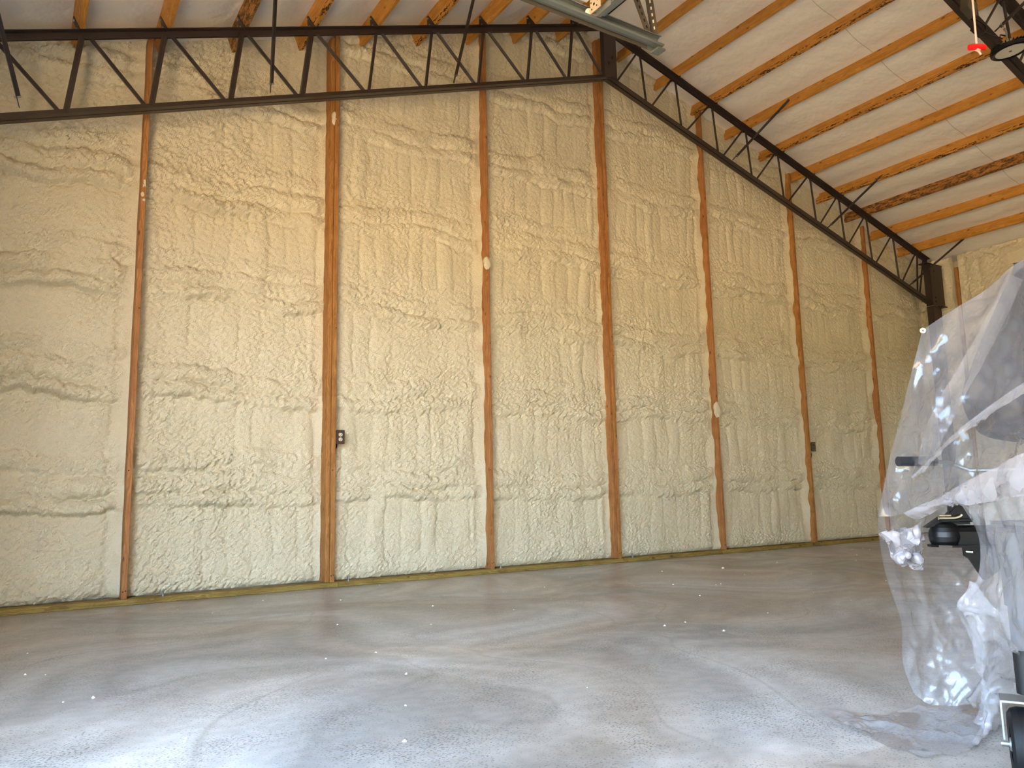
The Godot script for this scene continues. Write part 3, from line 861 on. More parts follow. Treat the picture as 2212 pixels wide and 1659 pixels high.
func build_sills() -> void:
	var ends := [LEFT_WALL, 2.235, 5.262, 8.44, RIGHT_WALL]
	var labels := ["greenish treated sill board under the two foam bays farthest from the plastic cover",
		"greenish treated sill board from the brown outlet's post to the ridge post",
		"greenish treated sill board from the ridge post to the grey outlet's post",
		"greenish treated sill board from the grey outlet's post to the eave corner"]
	for i in 4:
		var a: float = ends[i] + 0.0015; var b: float = ends[i + 1] - 0.0015
		var t := thing("sill_board", labels[i], "board", Vector3(a, 0, 0), "sill boards along the gable wall")
		var st := begin()
		extrude(st, rect(0.04, 0.14, 0.003, 0.0205, -0.055), Transform3D(Basis(Vector3(1, 0, 0), Vector3(0, 1, 0), Vector3(0, 0, 1)), Vector3.ZERO), b - a, Vector2(i * 0.7, 0.3 + i * 0.1), Vector2(1.0 / 2.4, 1.0 / 0.36), 8, 0.002)
		put("plank", st.commit(), mats.sill, t)
	# anchor bolts standing on the sill
	for q in [[0.93, "zinc anchor bolt on the sill right of the splashed post"], [2.33, "zinc anchor bolt on the sill beside the brown outlet's post"], [3.80, "zinc anchor bolt on the sill right of the knotty post"], [5.40, "zinc anchor bolt on the sill right of the ridge post"]]:
		var t := thing("anchor_bolt", q[1], "bolt", Vector3(q[0], 0.04, -0.012), "anchor bolts on the sill")
		var st := begin()
		lathe(st, PackedVector2Array([Vector2(0.016, 0.0), Vector2(0.016, 0.003), Vector2(0.006, 0.004)]), Transform3D(), 12)
		put("washer", st.commit(), mats.zinc, t)
		st = begin()
		lathe(st, PackedVector2Array([Vector2(0.0105, 0.003), Vector2(0.0105, 0.013), Vector2(0.006, 0.0135), Vector2(0.006, 0.04), Vector2(0.0, 0.041)]), Transform3D(), 6)
		put("nut", st.commit(), mats.galv, t)

func build_purlins() -> void:
	var ord := ["lowest", "second", "third", "fourth", "fifth", "sixth", "seventh", "eighth", "ninth", "topmost"]
	for side in 2:
		var xs := purlin_xs(side)
		for k in xs.size():
			var x: float = xs[k]
			# nrm: up through the roof; d: down the slope
			var d := Vector3(-1, -LEFT_SLOPE, 0).normalized() if side == 0 else Vector3(1, RIGHT_SLOPE, 0).normalized()
			var nrm := Vector3(d.y, -d.x, 0) if side == 0 else Vector3(-d.y, d.x, 0)
			var lab := ""
			var m: Material = mats.purlin_a
			if side == 1:
				lab = "orange purlin past the ridge, %s up from the eave wall" % ord[k]
				if k == 0: lab = "orange purlin past the ridge, lowest, just above the eave wall"
				if k == 2:
					lab = "weathered purlin mottled black along its whole length, third up from the eave wall"
					m = mats.purlin_c
				elif k == 3 or k == 5 or k == 7:
					lab += ", with broken dark bark marks"
					m = mats.purlin_b
			else:
				var kk: int = k
				lab = "orange purlin on the door side slope, %s down from the ridge" % ["first", "second", "third", "fourth", "fifth", "sixth", "seventh", "eighth", "ninth", "tenth"][kk]
				if k == 5 or k == 3:
					lab += ", with dark bark marks"
					m = mats.purlin_b
				elif k == 6:
					lab += ", stained grey brown"
					m = mats.purlin_c
			var at := Vector3(x, roof_y(x), -0.12)
			var t := thing("roof_purlin", lab, "purlin", at, "wood purlins under the roof")
			var st := begin()
			# y of the section along the slope normal, z along the slope
			var xf := Transform3D(Basis(Vector3(0, 0, 1), nrm, Vector3(0, 0, 1).cross(nrm)), Vector3.ZERO)
			extrude(st, rect(0.137, 0.038, 0.003, 0.0685, 0.0), xf, DEPTH + 0.05, Vector2(k * 0.31 + side * 0.17, 0.0), Vector2(1.0 / 2.4, 1.0 / 0.36), 16, 0.006)
			put("plank", st.commit(), m, t)

# ------------------------------------------------------------------ steel
# one half truss: chords and webs between x0 and x1
func angle_poly(flip: float, leg := 0.05, t := 0.006, gap := 0.007) -> PackedVector2Array:
	# L section: leg standing (y) and leg lying (z), mirrored with flip
	var p := PackedVector2Array([Vector2(0, gap), Vector2(0, gap + leg), Vector2(t, gap + leg), Vector2(t, gap + t), Vector2(leg, gap + t), Vector2(leg, gap)])
	for i in p.size():
		p[i].y *= flip
	if flip < 0:
		p.reverse()
	return p

func chord(a: Vector3, b: Vector3, upside: bool, t: Node3D, called: String) -> void:
	var xf := along(a, b)
	for f in [1.0, -1.0]:
		var st := begin()
		var poly := angle_poly(f)
		if upside:
			for i in poly.size():
				poly[i].x = -poly[i].x
			poly.reverse()
		extrude(st, poly, xf, a.distance_to(b))
		put(called, st.commit(), mats.steel, t)

func top_line(x: float) -> float:
	return roof_y(x)

func bot_line(x: float) -> float:
	return 3.359 + 0.348 * x + 0.062 if x < RIDGE_X else 6.642 - 0.297 * x + 0.062

func truss(z: float, label: String) -> void:
	var t := thing("roof_truss", label, "truss", Vector3(0, 0, z), "dark steel roof trusses")
	var zz := 0.0
	# top chords: lying legs uppermost; bottom chords: lying legs lowermost
	chord(Vector3(LEFT_WALL + 0.1, top_line(LEFT_WALL + 0.1), zz), Vector3(RIDGE_X, top_line(RIDGE_X), zz), true, t, "top_chord")
	chord(Vector3(RIDGE_X, top_line(RIDGE_X), zz), Vector3(11.12, top_line(11.12), zz), true, t, "top_chord")
	chord(Vector3(LEFT_WALL + 0.1, bot_line(LEFT_WALL + 0.1) - 0.062, zz), Vector3(5.12, bot_line(5.08) - 0.062, zz), false, t, "bottom_chord")
	chord(Vector3(5.12, bot_line(5.09) - 0.066, zz), Vector3(11.12, bot_line(11.12) - 0.062, zz), false, t, "bottom_chord")
	# ridge king post: channel with two holes
	var st := begin()
	var c := PackedVector2Array([Vector2(-0.085, -0.03), Vector2(0.085, -0.03), Vector2(0.085, 0.03), Vector2(0.079, 0.03), Vector2(0.079, -0.024), Vector2(-0.079, -0.024), Vector2(-0.079, 0.03), Vector2(-0.085, 0.03)])
	extrude(st, c, Transform3D(Basis(Vector3.UP, Vector3(1, 0, 0), Vector3(0, 0, -1)), Vector3(5.12, 5.10, 0.02)), 0.66)
	put("king_post", st.commit(), mats.steel, t)
	for q in [[5.095, 5.28], [5.145, 5.36]]:
		st = begin()
		box(st, Vector3(q[0], q[1], 0.051), Vector3(0.02, 0.035, 0.006), 0.002)
		put("slot", st.commit(), mats.hole, t)
	# webs
	var left := [-0.36, 0.2, 0.74, 1.3, 1.865, 2.45, 3.0, 3.56, 4.13, 4.65]
	for i in left.size():
		var x: float = left[i]
		var xb := x - 0.067
		if i > 0:
			var w: float = 0.030 if i < 5 else 0.020
			st = begin()
			var a := Vector3(xb, bot_line(xb) - 0.03, 0); var b := Vector3(x, top_line(x) - 0.04, 0)
			var xf := along(a, b, Vector3(1, 0, 0))
			if i < 5:
				extrude(st, rect(0.012, 0.05, 0.001, -0.013, 0.0), xf, a.distance_to(b))
				extrude(st, rect(0.012, 0.05, 0.001, 0.013, 0.0), xf, a.distance_to(b))
				extrude(st, rect(0.026, 0.01, 0.001, 0.0, -0.012), xf, a.distance_to(b))
			else:
				extrude(st, rect(w, 0.03, 0.002), xf, a.distance_to(b))
			put("web_vertical", st.commit(), mats.steel, t)
		var x1: float = left[i + 1] - 0.105 if i < left.size() - 1 else 5.04
		var p := Vector3(x + 0.055, top_line(x + 0.055) - 0.045, 0.0); var q := Vector3(x1, bot_line(x1) - 0.03, 0)
		st = begin()
		var xf2 := along(p, q)
		extrude(st, rect(0.009, 0.022, 0.002, -0.0075, 0.0), xf2, p.distance_to(q))
		extrude(st, rect(0.009, 0.022, 0.002, 0.0075, 0.0), xf2, p.distance_to(q))
		extrude(st, rect(0.02, 0.012, 0.001, 0.0, 0.0), xf2, p.distance_to(q))
		put("web_diagonal", st.commit(), mats.steel, t)
	var right := [5.60, 6.13, 6.72, 7.295, 7.877, 8.499, 9.089, 9.683, 10.294, 10.879]
	var prev := 5.16
	for i in right.size():
		var x: float = right[i]
		var xb := x + 0.062 if i < 9 else 10.80
		put("web_vertical", rod(Vector3(x, top_line(x) - 0.045, 0), Vector3(xb, bot_line(xb) - 0.03, 0), 0.0125), mats.steel, t)
		var xs := x - 0.05
		put("web_diagonal", rod(Vector3(xs, top_line(xs) - 0.045, 0), Vector3(prev + 0.07, bot_line(prev + 0.07) - 0.03, 0), 0.0115), mats.steel, t)
		prev = xb
	put("web_vertical", rod(Vector3(11.03, top_line(11.03) - 0.045, 0), Vector3(10.85, bot_line(10.85) - 0.03, 0), 0.0125), mats.steel, t)
	# clips that hold the purlins
	for side in 2:
		for x in purlin_xs(side):
			if x < LEFT_WALL + 0.1:
				continue
			var d := Vector3(-1, -LEFT_SLOPE, 0).normalized() if side == 0 else Vector3(1, RIGHT_SLOPE, 0).normalized()
			var nrm := Vector3(d.y, -d.x, 0) if side == 0 else Vector3(-d.y, d.x, 0)
			st = begin()
			var off := d * (0.023 if side == 0 else -0.023) * (-1.0 if side == 1 else -1.0)
			off = d * 0.023
			var base := Vector3(x, top_line(x), 0) + off
			extrude(st, PackedVector2Array([Vector2(-0.01, -0.075), Vector2(0.115, -0.012), Vector2(0.115, 0.012), Vector2(-0.01, 0.075)]), Transform3D(Basis(d, nrm, d.cross(nrm)), base - d * 0.003), 0.006)
			var clip := put("purlin_clip", st.commit(), mats.steel, t)
			for h in [0.03, 0.09]:
				st = begin()
				lathe(st, PackedVector2Array([Vector2(0.009, 0.0), Vector2(0.009, 0.007), Vector2(0.0, 0.008)]), Transform3D(Basis(nrm, d, nrm.cross(d)), base + nrm * h + d * 0.003), 6)
				put("bolt_head", st.commit(), mats.zinc, clip)
	# eave column and its head plate
	st = begin()
	var ec := PackedVector2Array([Vector2(-0.16, -0.05), Vector2(0.16, -0.05), Vector2(0.16, 0.05), Vector2(0.152, 0.05), Vector2(0.152, -0.042), Vector2(-0.152, -0.042), Vector2(-0.152, 0.05), Vector2(-0.16, 0.05)])
	extrude(st, ec, Transform3D(Basis(Vector3.UP, Vector3(1, 0, 0), Vector3(0, 0, -1)), Vector3(11.22, 3.30, 0.02)), 0.62)
	put("column_head", st.commit(), mats.steel, t)
	st = begin()
	box(st, Vector3(11.2, 3.93, 0.0), Vector3(0.42, 0.012, 0.13), 0.002)
	put("column_plate", st.commit(), mats.steel, t)
	st = begin()
	box(st, Vector3(11.35, 3.30, 0.03), Vector3(0.16, 0.012, 0.13), 0.002)
	put("column_plate", st.commit(), mats.steel, t)
	st = begin()
	var lc := PackedVector2Array([Vector2(-0.10, -0.05), Vector2(0.10, -0.05), Vector2(0.10, 0.05), Vector2(0.092, 0.05), Vector2(0.092, -0.042), Vector2(-0.092, -0.042), Vector2(-0.092, 0.05), Vector2(-0.10, 0.05)])
	extrude(st, lc, Transform3D(Basis(Vector3.UP, Vector3(1, 0, 0), Vector3(0, 0, -1)), Vector3(11.20, 0.0, 0.0)), 3.30)
	put("column_shaft", st.commit(), mats.steel, t)
	for q in [[11.14, 3.42], [11.16, 3.82], [11.14, 3.36]]:
		st = begin()
		box(st, Vector3(q[0], q[1], 0.071), Vector3(0.022, 0.024, 0.004), 0.003)
		put("hole", st.commit(), mats.hole, t)
	st = begin()
	extrude(st, lc, Transform3D(Basis(Vector3.UP, Vector3(1, 0, 0), Vector3(0, 0, -1)), Vector3(LEFT_WALL + 0.13, 0.0, 0.0)), 3.5)
	put("column_shaft", st.commit(), mats.steel, t)

func build_trusses() -> void:
	truss(TRUSS_Z, "dark brown steel truss running along the foam gable wall")
	truss(3.2, "dark brown steel truss that the round lamp hangs from")

func build_braces() -> void:
	# bottom of each brace on the bottom chord, top on a purlin
	var list := [
		[Vector3(-0.131, 3.385, 0.30), Vector3(-0.33, 3.90, 0.90), "thin dark steel fly brace nearest the door end of the gable truss"],
		[Vector3(1.535, 3.955, 0.30), Vector3(1.39, 4.50, 0.92), "thin dark steel fly brace between the splashed post and the outlet's post"],
		[Vector3(3.207, 4.515, 0.30), Vector3(3.10, 5.08, 0.92), "thin dark steel fly brace nearest the ridge, on the door side of it"],
		[Vector3(6.973, 4.60, 0.30), Vector3(7.266, 5.16, 0.915), "thin dark steel fly brace on the far slope, nearest the ridge"],
		[Vector3(8.723, 4.06, 0.30), Vector3(9.087, 4.64, 0.871), "thin dark steel fly brace on the far slope, middle of the three there"],
		[Vector3(10.498, 3.51, 0.30), Vector3(10.956, 4.11, 0.882), "thin dark steel fly brace by the black corner column"],
		[Vector3(6.95, 4.61, 3.26), Vector3(7.25, 5.16, 3.86), "thin dark steel fly brace crossing the webs above the round lamp"]]
	for q in list:
		var a: Vector3 = q[0]; var b: Vector3 = q[1]
		var t := thing("fly_brace", q[2], "brace", a, "fly braces from trusses to purlins")
		var st := begin()
		var xf := along(Vector3.ZERO, b - a, Vector3(0, 0, 1))
		var start := 0.05
		extrude(st, PackedVector2Array([Vector2(0, 0), Vector2(0.03, 0), Vector2(0.03, 0.004), Vector2(0.004, 0.004), Vector2(0.004, 0.03), Vector2(0, 0.03)]), xf * Transform3D(Basis(), Vector3(start, -0.015, -0.015)), a.distance_to(b) - start)
		put("angle_bar", st.commit(), mats.steel, t)
		st = begin()
		extrude(st, rect(0.02, 0.004, 0.001), xf * Transform3D(Basis(), Vector3(-0.01, 0, -0.012)), 0.09)
		put("foot_tab", st.commit(), mats.steel, t)
		put("bolt", rod(xf * Vector3(0.062, 0.0, -0.028), xf * Vector3(0.062, 0.0, 0.016), 0.006, 6), mats.zinc, t)

# ------------------------------------------------------------------ overhead door
func build_door() -> void:
	# horizontal track along X at z = 3.41
	var t := thing("door_track", "galvanized overhead door track crossing below the ridge", "track", Vector3(0, 3.05, 3.405))
	var st := begin()
	# rolled J section: back, lower lip and upper lip round the rollers (y, z)
	var prof := PackedVector2Array([Vector2(0.0, 0.052), Vector2(-0.008, 0.046), Vector2(-0.008, 0.022), Vector2(-0.004, 0.002), Vector2(0.022, -0.003), Vector2(0.052, 0.003), Vector2(0.060, 0.020), Vector2(0.056, 0.032),
		Vector2(0.053, 0.031), Vector2(0.0565, 0.020), Vector2(0.050, 0.006), Vector2(0.022, 0.0), Vector2(0.0, 0.004), Vector2(-0.005, 0.022), Vector2(-0.005, 0.044), Vector2(0.0, 0.049)])
	extrude(st, prof, Transform3D(Basis(Vector3(1, 0, 0), Vector3(0, 1, 0), Vector3(0, 0, 1)), Vector3(LEFT_WALL + 0.35, 0, 0)), 2.74 - LEFT_WALL - 0.35)
	put("rail", st.commit(), mats.galv, t)
	st = begin()
	extrude(st, PackedVector2Array([Vector2(0.0, -0.004), Vector2(0.0, -0.008), Vector2(0.085, -0.008), Vector2(0.085, -0.045), Vector2(0.089, -0.045), Vector2(0.089, -0.004)]), Transform3D(Basis(Vector3(1, 0, 0), Vector3(0, 1, 0), Vector3(0, 0, 1)), Vector3(LEFT_WALL + 0.5, -0.02, -0.001)), 2.70 - LEFT_WALL - 0.5)
	put("stiffening_angle", st.commit(), mats.galv_dull, t)
	st = begin()
	box(st, Vector3(2.70, 0.03, -0.004), Vector3(0.06, 0.10, 0.008), 0.002)
	box(st, Vector3(2.72, -0.03, 0.022), Vector3(0.05, 0.012, 0.06), 0.002)
	put("end_stop", st.commit(), mats.galv, t)
	for x in [1.6, 2.66, 2.70]:
		put("bolt", rod(Vector3(x, 0.022, -0.004), Vector3(x, 0.022, 0.012), 0.008, 8), mats.zinc, t)
	# perforated angle hangers
	var n := 0
	for q in [[Vector3(2.67, 3.12, 3.392), Vector3(1.99, 4.74, 3.36), "perforated grey steel hanger leaning farthest from upright, at the track end"], [Vector3(2.704, 3.12, 3.397), Vector3(2.395, 4.85, 3.44), "wider perforated grey steel angle hanger, nearly upright, at the track end"]]:
		var a: Vector3 = q[0]; var b: Vector3 = q[1]
		var hg := thing("track_hanger", q[2], "hanger", a, "perforated hangers of the door track")
		var xf := along(Vector3.ZERO, b - a, Vector3(0.3, 0, 1))
		st = begin()
		var w := 0.042 if n == 1 else 0.032
		extrude(st, PackedVector2Array([Vector2(0, 0), Vector2(w, 0), Vector2(w, 0.003), Vector2(0.003, 0.003), Vector2(0.003, w), Vector2(0, w)]), xf, a.distance_to(b))
		put("angle_bar", st.commit(), mats.galv_dull, hg)
		st = begin()
		var s := 0.03
		while s < a.distance_to(b) - 0.02:
			for m in 2:
				var c := Vector3(s, w * 0.6, 0.0032) if m == 0 else Vector3(s, 0.0032, w * 0.6)
				var bb := xf.basis
				if m == 0:
					box(st, xf * (c - Vector3(0, 0, 0.0016)), Vector3(0.016, 0.009, 0.0040), 0.001, bb)
				else:
					box(st, xf * (c - Vector3(0, 0.0016, 0)), Vector3(0.016, 0.0040, 0.009), 0.001, bb)
			s += 0.036
		var hm := put("punched_holes", st.commit(), mats.hole if n == 0 else mats.nylon, hg)
		hm.set_meta("kind", "stuff")
		n += 1
	# the open door itself: sections lying flat above the camera, top section leading
	var d := thing("overhead_door", "open pale sectional door lying along the track", "door", Vector3(0, 3.10, 3.46))
	for k in 4:
		st = begin()
		box(st, Vector3(2.24 - 0.276 - k * 0.56, 0.048, 2.30), Vector3(0.552, 0.045, 4.66), 0.004)
		put("door_section", st.commit(), mats.door_skin, d)
	st = begin()
	extrude(st, PackedVector2Array([Vector2(-0.05, 0.0), Vector2(-0.05, 0.045), Vector2(-0.047, 0.045), Vector2(-0.047, 0.003), Vector2(0.02, 0.003), Vector2(0.02, 0.0)]), Transform3D(Basis(Vector3(0, 0, 1), Vector3(0, 1, 0), Vector3(-1, 0, 0)), Vector3(2.315, 0.0, 0.02)), 4.55)
	put("strut", st.commit(), mats.galv, d)
	# top fixture: upright plate full of slots, roller arm and roller
	st = begin()
	box(st, Vector3(2.25, 0.005, 0.03), Vector3(0.004, 0.10, 0.078), 0.001)
	box(st, Vector3(2.268, 0.005, -0.009), Vector3(0.036, 0.10, 0.004), 0.001)
	var plate := put("top_fixture", st.commit(), mats.fixture, d)
	for q in [[-0.03, -0.032, 0.007, 0.007], [0.008, -0.03, 0.007, 0.007], [-0.012, -0.012, 0.012, 0.012], [-0.034, 0.005, 0.007, 0.007], [0.016, -0.005, 0.007, 0.007], [-0.014, 0.024, 0.018, 0.006], [0.014, 0.012, 0.007, 0.007], [0.013, 0.032, 0.007, 0.007], [-0.034, 0.03, 0.007, 0.007]]:
		st = begin()
		box(st, Vector3(2.2476, q[1] + 0.005, q[0] + 0.034), Vector3(0.0016, q[2], q[3]), 0.0003)
		put("punched_hole", st.commit(), mats.hole, plate)
	for q in [[-0.03, 0.046], [0.012, 0.05]]:
		put("bolt", rod(Vector3(2.238, q[1], q[0] + 0.035), Vector3(2.262, q[1], q[0] + 0.035), 0.008, 8), mats.zinc, plate)
	put("roller_stem", rod(Vector3(2.25, -0.032, -0.045), Vector3(2.30, -0.04, 0.16), 0.006), mats.zinc, d)
	st = begin()
	box(st, Vector3(2.278, -0.048, 0.07), Vector3(0.022, 0.03, 0.11), 0.002)
	put("roller_carrier", st.commit(), mats.galv, d)
	st = begin()
	lathe(st, PackedVector2Array([Vector2(0.0, -0.008), Vector2(0.020, -0.008), Vector2(0.0235, -0.003), Vector2(0.019, 0.0), Vector2(0.0235, 0.003), Vector2(0.020, 0.008), Vector2(0.009, 0.008), Vector2(0.008, 0.004), Vector2(0.0, 0.004)]), Transform3D(Basis(Vector3(1, 0, 0), Vector3(0, 0, 1), Vector3(0, -1, 0)), Vector3(2.25, -0.032, -0.018)), 18)
	put("roller", st.commit(), mats.nylon, d)

# ------------------------------------------------------------------ lamp, release handle, box
func build_hanging_things() -> void:
	# opener rail above the release cord
	var rail := thing("opener_rail", "steel opener rail from which the red release handle hangs", "rail", Vector3(LEFT_WALL + 0.1, 3.22, 4.69))
	var st := begin()
	extrude(st, PackedVector2Array([Vector2(0.03, -0.02), Vector2(0.034, -0.02), Vector2(0.034, 0.02), Vector2(0.03, 0.02), Vector2(0.03, 0.003), Vector2(-0.02, 0.003), Vector2(-0.02, -0.003), Vector2(0.03, -0.003)]), Transform3D(Basis(), Vector3.ZERO), 5.0)
	put("rail_bar", st.commit(), mats.galv, rail)
	st = begin()
	box(st, Vector3(4.445, -0.03, 0.0), Vector3(0.14, 0.05, 0.05), 0.006)
	put("trolley", st.commit(), mats.galv_dull, rail)
	st = begin()
	extrude(st, rect(0.025, 0.004, 0.001), along(Vector3(5.0, 0.03, 0), Vector3(5.0, 1.87, 0), Vector3(1, 0, 0)), 1.9)
	put("hanger_strap", st.commit(), mats.galv_dull, rail)
	var h := thing("release_handle", "red T shaped release handle on a pale red cord", "handle", Vector3(3.364, 2.58, 4.678))
	# T handle: gently arched bar, thicker in the middle
	st = begin()
	var bar := along(Vector3(-0.028, 0, -0.018), Vector3(0.028, 0, 0.018))
	var L := 0.072
	var steps := 10
	var sec := []
	for i in steps + 1:
		var u := float(i) / steps * 2.0 - 1.0
		sec.append([u * L / 2, -0.003 * u * u, 0.0125 - 0.0012 * u * u, 0.010 - 0.0012 * u * u])
	for i in steps:
		var A = sec[i]; var B = sec[i + 1]
		for k in 8:
			var a0 := TAU * k / 8 + PI / 8; var a1 := TAU * (k + 1) / 8 + PI / 8
			var p := Vector3(A[0], A[1] + A[2] * sin(a0) * 1.1, A[3] * cos(a0)); var q := Vector3(B[0], B[1] + B[2] * sin(a0) * 1.1, B[3] * cos(a0))
			var r := Vector3(B[0], B[1] + B[2] * sin(a1) * 1.1, B[3] * cos(a1)); var s := Vector3(A[0], A[1] + A[2] * sin(a1) * 1.1, A[3] * cos(a1))
			var nm := bar.basis * Vector3(0, sin((a0 + a1) / 2), cos((a0 + a1) / 2))
			var o := Transform3D(bar.basis, Vector3.ZERO)
			quad(st, o * p, o * q, o * r, o * s, nm)
	for e in [0, steps]:
		var A = sec[e]
		for k in range(1, 7):
			var pts := []
			for kk in [0, k, k + 1]:
				var a0: float = TAU * kk / 8 + PI / 8
				pts.append(bar.basis * Vector3(A[0], A[1] + A[2] * sin(a0) * 1.1, A[3] * cos(a0)))
			tri(st, pts[0], pts[1], pts[2], bar.basis.x * (-1.0 if e == 0 else 1.0))
	put("grip_bar", st.commit(), mats.red, h)
	put("cord", rod(Vector3(0, 0.005, 0), Vector3(0, 0.59, 0.012), 0.0042), mats.cord, h)
	st = begin()
	tube(st, [Vector3(-0.006, -0.014, 0.002), Vector3(0.004, -0.018, 0.008), Vector3(0.008, -0.014, -0.002), Vector3(-0.002, -0.012, -0.006), Vector3(0.004, -0.02, 0.002), Vector3(0.012, -0.026, 0.004), Vector3(0.014, -0.036, 0.006)], 0.0045, 8)
	put("knot", st.commit(), mats.cord, h)

	# round high-bay lamp hung from the second truss (switched off)
	var c := Vector3(6.675, 4.24, 3.46)
	var tilt := Basis(Vector3(0.0, 0, 1), 0.10) * Basis(Vector3(1, 0, 0), -0.06)
	var l := thing("highbay_lamp", "round black rimmed lamp, unlit, hanging from the truss by the ceiling", "lamp", c, "", tilt)
	st = begin()
	lathe(st, PackedVector2Array([Vector2(0.108, -0.006), Vector2(0.130, -0.014), Vector2(0.142, -0.006), Vector2(0.145, 0.016), Vector2(0.130, 0.030), Vector2(0.06, 0.034), Vector2(0.0, 0.036)]), Transform3D(), 40)
	put("rim", st.commit(), mats.black, l)
	st = begin()
	lathe(st, PackedVector2Array([Vector2(0.0, -0.005), Vector2(0.09, -0.007), Vector2(0.110, -0.006)]), Transform3D(), 40)
	var lens := put("lens", st.commit(), mats.lens, l)
	st = begin()
	lathe(st, PackedVector2Array([Vector2(0.0, -0.010), Vector2(0.010, -0.009), Vector2(0.012, -0.005)]), Transform3D(), 16)
	put("sensor_dot", st.commit(), mats.galv_dull, lens)
	for k in 28:
		st = begin()
		var a := TAU * k / 28.0
		box(st, Vector3(cos(a), 0, sin(a)) * 0.095 + Vector3(0, 0.036, 0), Vector3(0.075, 0.024, 0.005), 0.001, Basis(Vector3(0, 1, 0), -a))
		put("cooling_fin", st.commit(), mats.black, l)
	st = begin()
	lathe(st, PackedVector2Array([Vector2(0.055, 0.03), Vector2(0.055, 0.075), Vector2(0.048, 0.082), Vector2(0.0, 0.084)]), Transform3D(), 24)
	put("driver_housing", st.commit(), mats.zinc, l)
	st = begin()
	var up := [Vector3(0, 0.08, 0), Vector3(0, 0.13, 0), Vector3(0.012, 0.16, 0), Vector3(0.012, 0.185, 0), Vector3(-0.004, 0.20, 0), Vector3(-0.018, 0.19, 0), Vector3(-0.018, 0.175, 0)]
	tube(st, up, 0.007, 8)
	put("hook", st.commit(), mats.zinc, l)
	st = begin()
	tube(st, [Vector3(0.03, 0.08, 0.02), Vector3(0.06, 0.13, 0.0), Vector3(0.085, 0.17, -0.03), Vector3(0.05, 0.19, -0.06), Vector3(0.0, 0.15, -0.05), Vector3(-0.04, 0.11, -0.02), Vector3(-0.08, 0.14, -0.05), Vector3(-0.12, 0.20, -0.10), Vector3(-0.15, 0.17, -0.14), Vector3(-0.17, 0.26, -0.18)], 0.006, 7)
	tube(st, [Vector3(0.01, 0.12, 0.0), Vector3(0.05, 0.20, 0.01), Vector3(0.08, 0.22, -0.01), Vector3(0.08, 0.14, -0.02), Vector3(0.03, 0.12, 0.01)], 0.005, 7)
	put("cable", st.commit(), mats.black, l)

	# grey junction box on the same truss
	var jb := thing("junction_box", "small grey junction box on the truss chord beyond the red handle", "box", Vector3(6.379, 4.609, 3.315))
	st = begin()
	box(st, Vector3.ZERO, Vector3(0.14, 0.12, 0.06), 0.004, Basis(Vector3(0, 0, 1), -0.29))
	put("body", st.commit(), mats.galv_dull, jb)
	st = begin()
	box(st, Vector3(0, 0, 0.033), Vector3(0.135, 0.115, 0.006), 0.002, Basis(Vector3(0, 0, 1), -0.29))
	put("cover", st.commit(), mats.grey_plate, jb)
	st = begin()
	tube(st, [Vector3(0.03, -0.05, 0.0), Vector3(0.05, -0.09, 0.01), Vector3(0.13, -0.10, 0.02), Vector3(0.20, -0.11, 0.02), Vector3(0.22, -0.13, 0.01)], 0.006, 7)
	put("cable", st.commit(), mats.black, jb)

func build_outlets() -> void:
	var list := [[Vector3(2.2445, 1.217, 0.004), "brown duplex outlet with ivory sockets on the side of a post", "brown_plate"], [Vector3(8.478, 1.2256, 0.004), "small grey steel duplex outlet on a post near the plastic cover", "grey_plate"]]
	for q in list:
		var t := thing("wall_outlet", q[1], "outlet", q[0], "duplex outlets on the wall posts")
		var st := begin()
		box(st, Vector3(0.0, 0, -0.035), Vector3(0.062, 0.108, 0.062), 0.003)
		put("back_box", st.commit(), mats[q[2]], t)
		st = begin()
		extrude(st, rect(0.118, 0.072, 0.004), Transform3D(Basis(Vector3(0, 0, 1), Vector3(0, 1, 0), Vector3(-1, 0, 0)), Vector3(0, 0, -0.004)), 0.007)
		put("cover_plate", st.commit(), mats[q[2]], t)
		for s in [-1.0, 1.0]:
			st = begin()
			var poly := PackedVector2Array()
			for k in 20:
				var a := TAU * k / 20
				poly.append(Vector2(clampf(0.0175 * sin(a), -0.0135, 0.0135), 0.0165 * cos(a)))
			extrude(st, poly, Transform3D(Basis(Vector3(0, 0, 1), Vector3(0, 1, 0), Vector3(-1, 0, 0)), Vector3(0, 0.0195 * s, 0.002)), 0.004)
			var so := put("socket", st.commit(), mats.ivory if q[2] == "brown_plate" else mats.galv_dull, t)
			for k in [[-0.006, 0.003, 0.009], [0.006, 0.003, 0.011]]:
				st = begin()
				box(st, Vector3(k[0], 0.0195 * s + k[1], 0.0062), Vector3(0.003, k[2], 0.001), 0.0002)
				put("slot", st.commit(), mats.hole, so)
			st = begin()
			lathe(st, PackedVector2Array([Vector2(0.003, 0.0), Vector2(0.003, 0.0008), Vector2(0.0, 0.0009)]), Transform3D(Basis(Vector3(1, 0, 0), Vector3(0, 0, 1), Vector3(0, -1, 0)), Vector3(0, 0.0195 * s - 0.007, 0.006)), 8)
			put("ground_hole", st.commit(), mats.hole, so)
		put("screw", nail_mesh(), mats.zinc, t, Transform3D(Basis(), Vector3(0, 0, 0.004)))
		st = begin()
		tube(st, [Vector3(-0.02, -0.05, -0.04), Vector3(-0.022, -0.075, -0.03), Vector3(-0.034, -0.10, -0.012), Vector3(-0.036, -0.14, -0.02)], 0.005, 7)
		put("cable", st.commit(), mats.black, t)

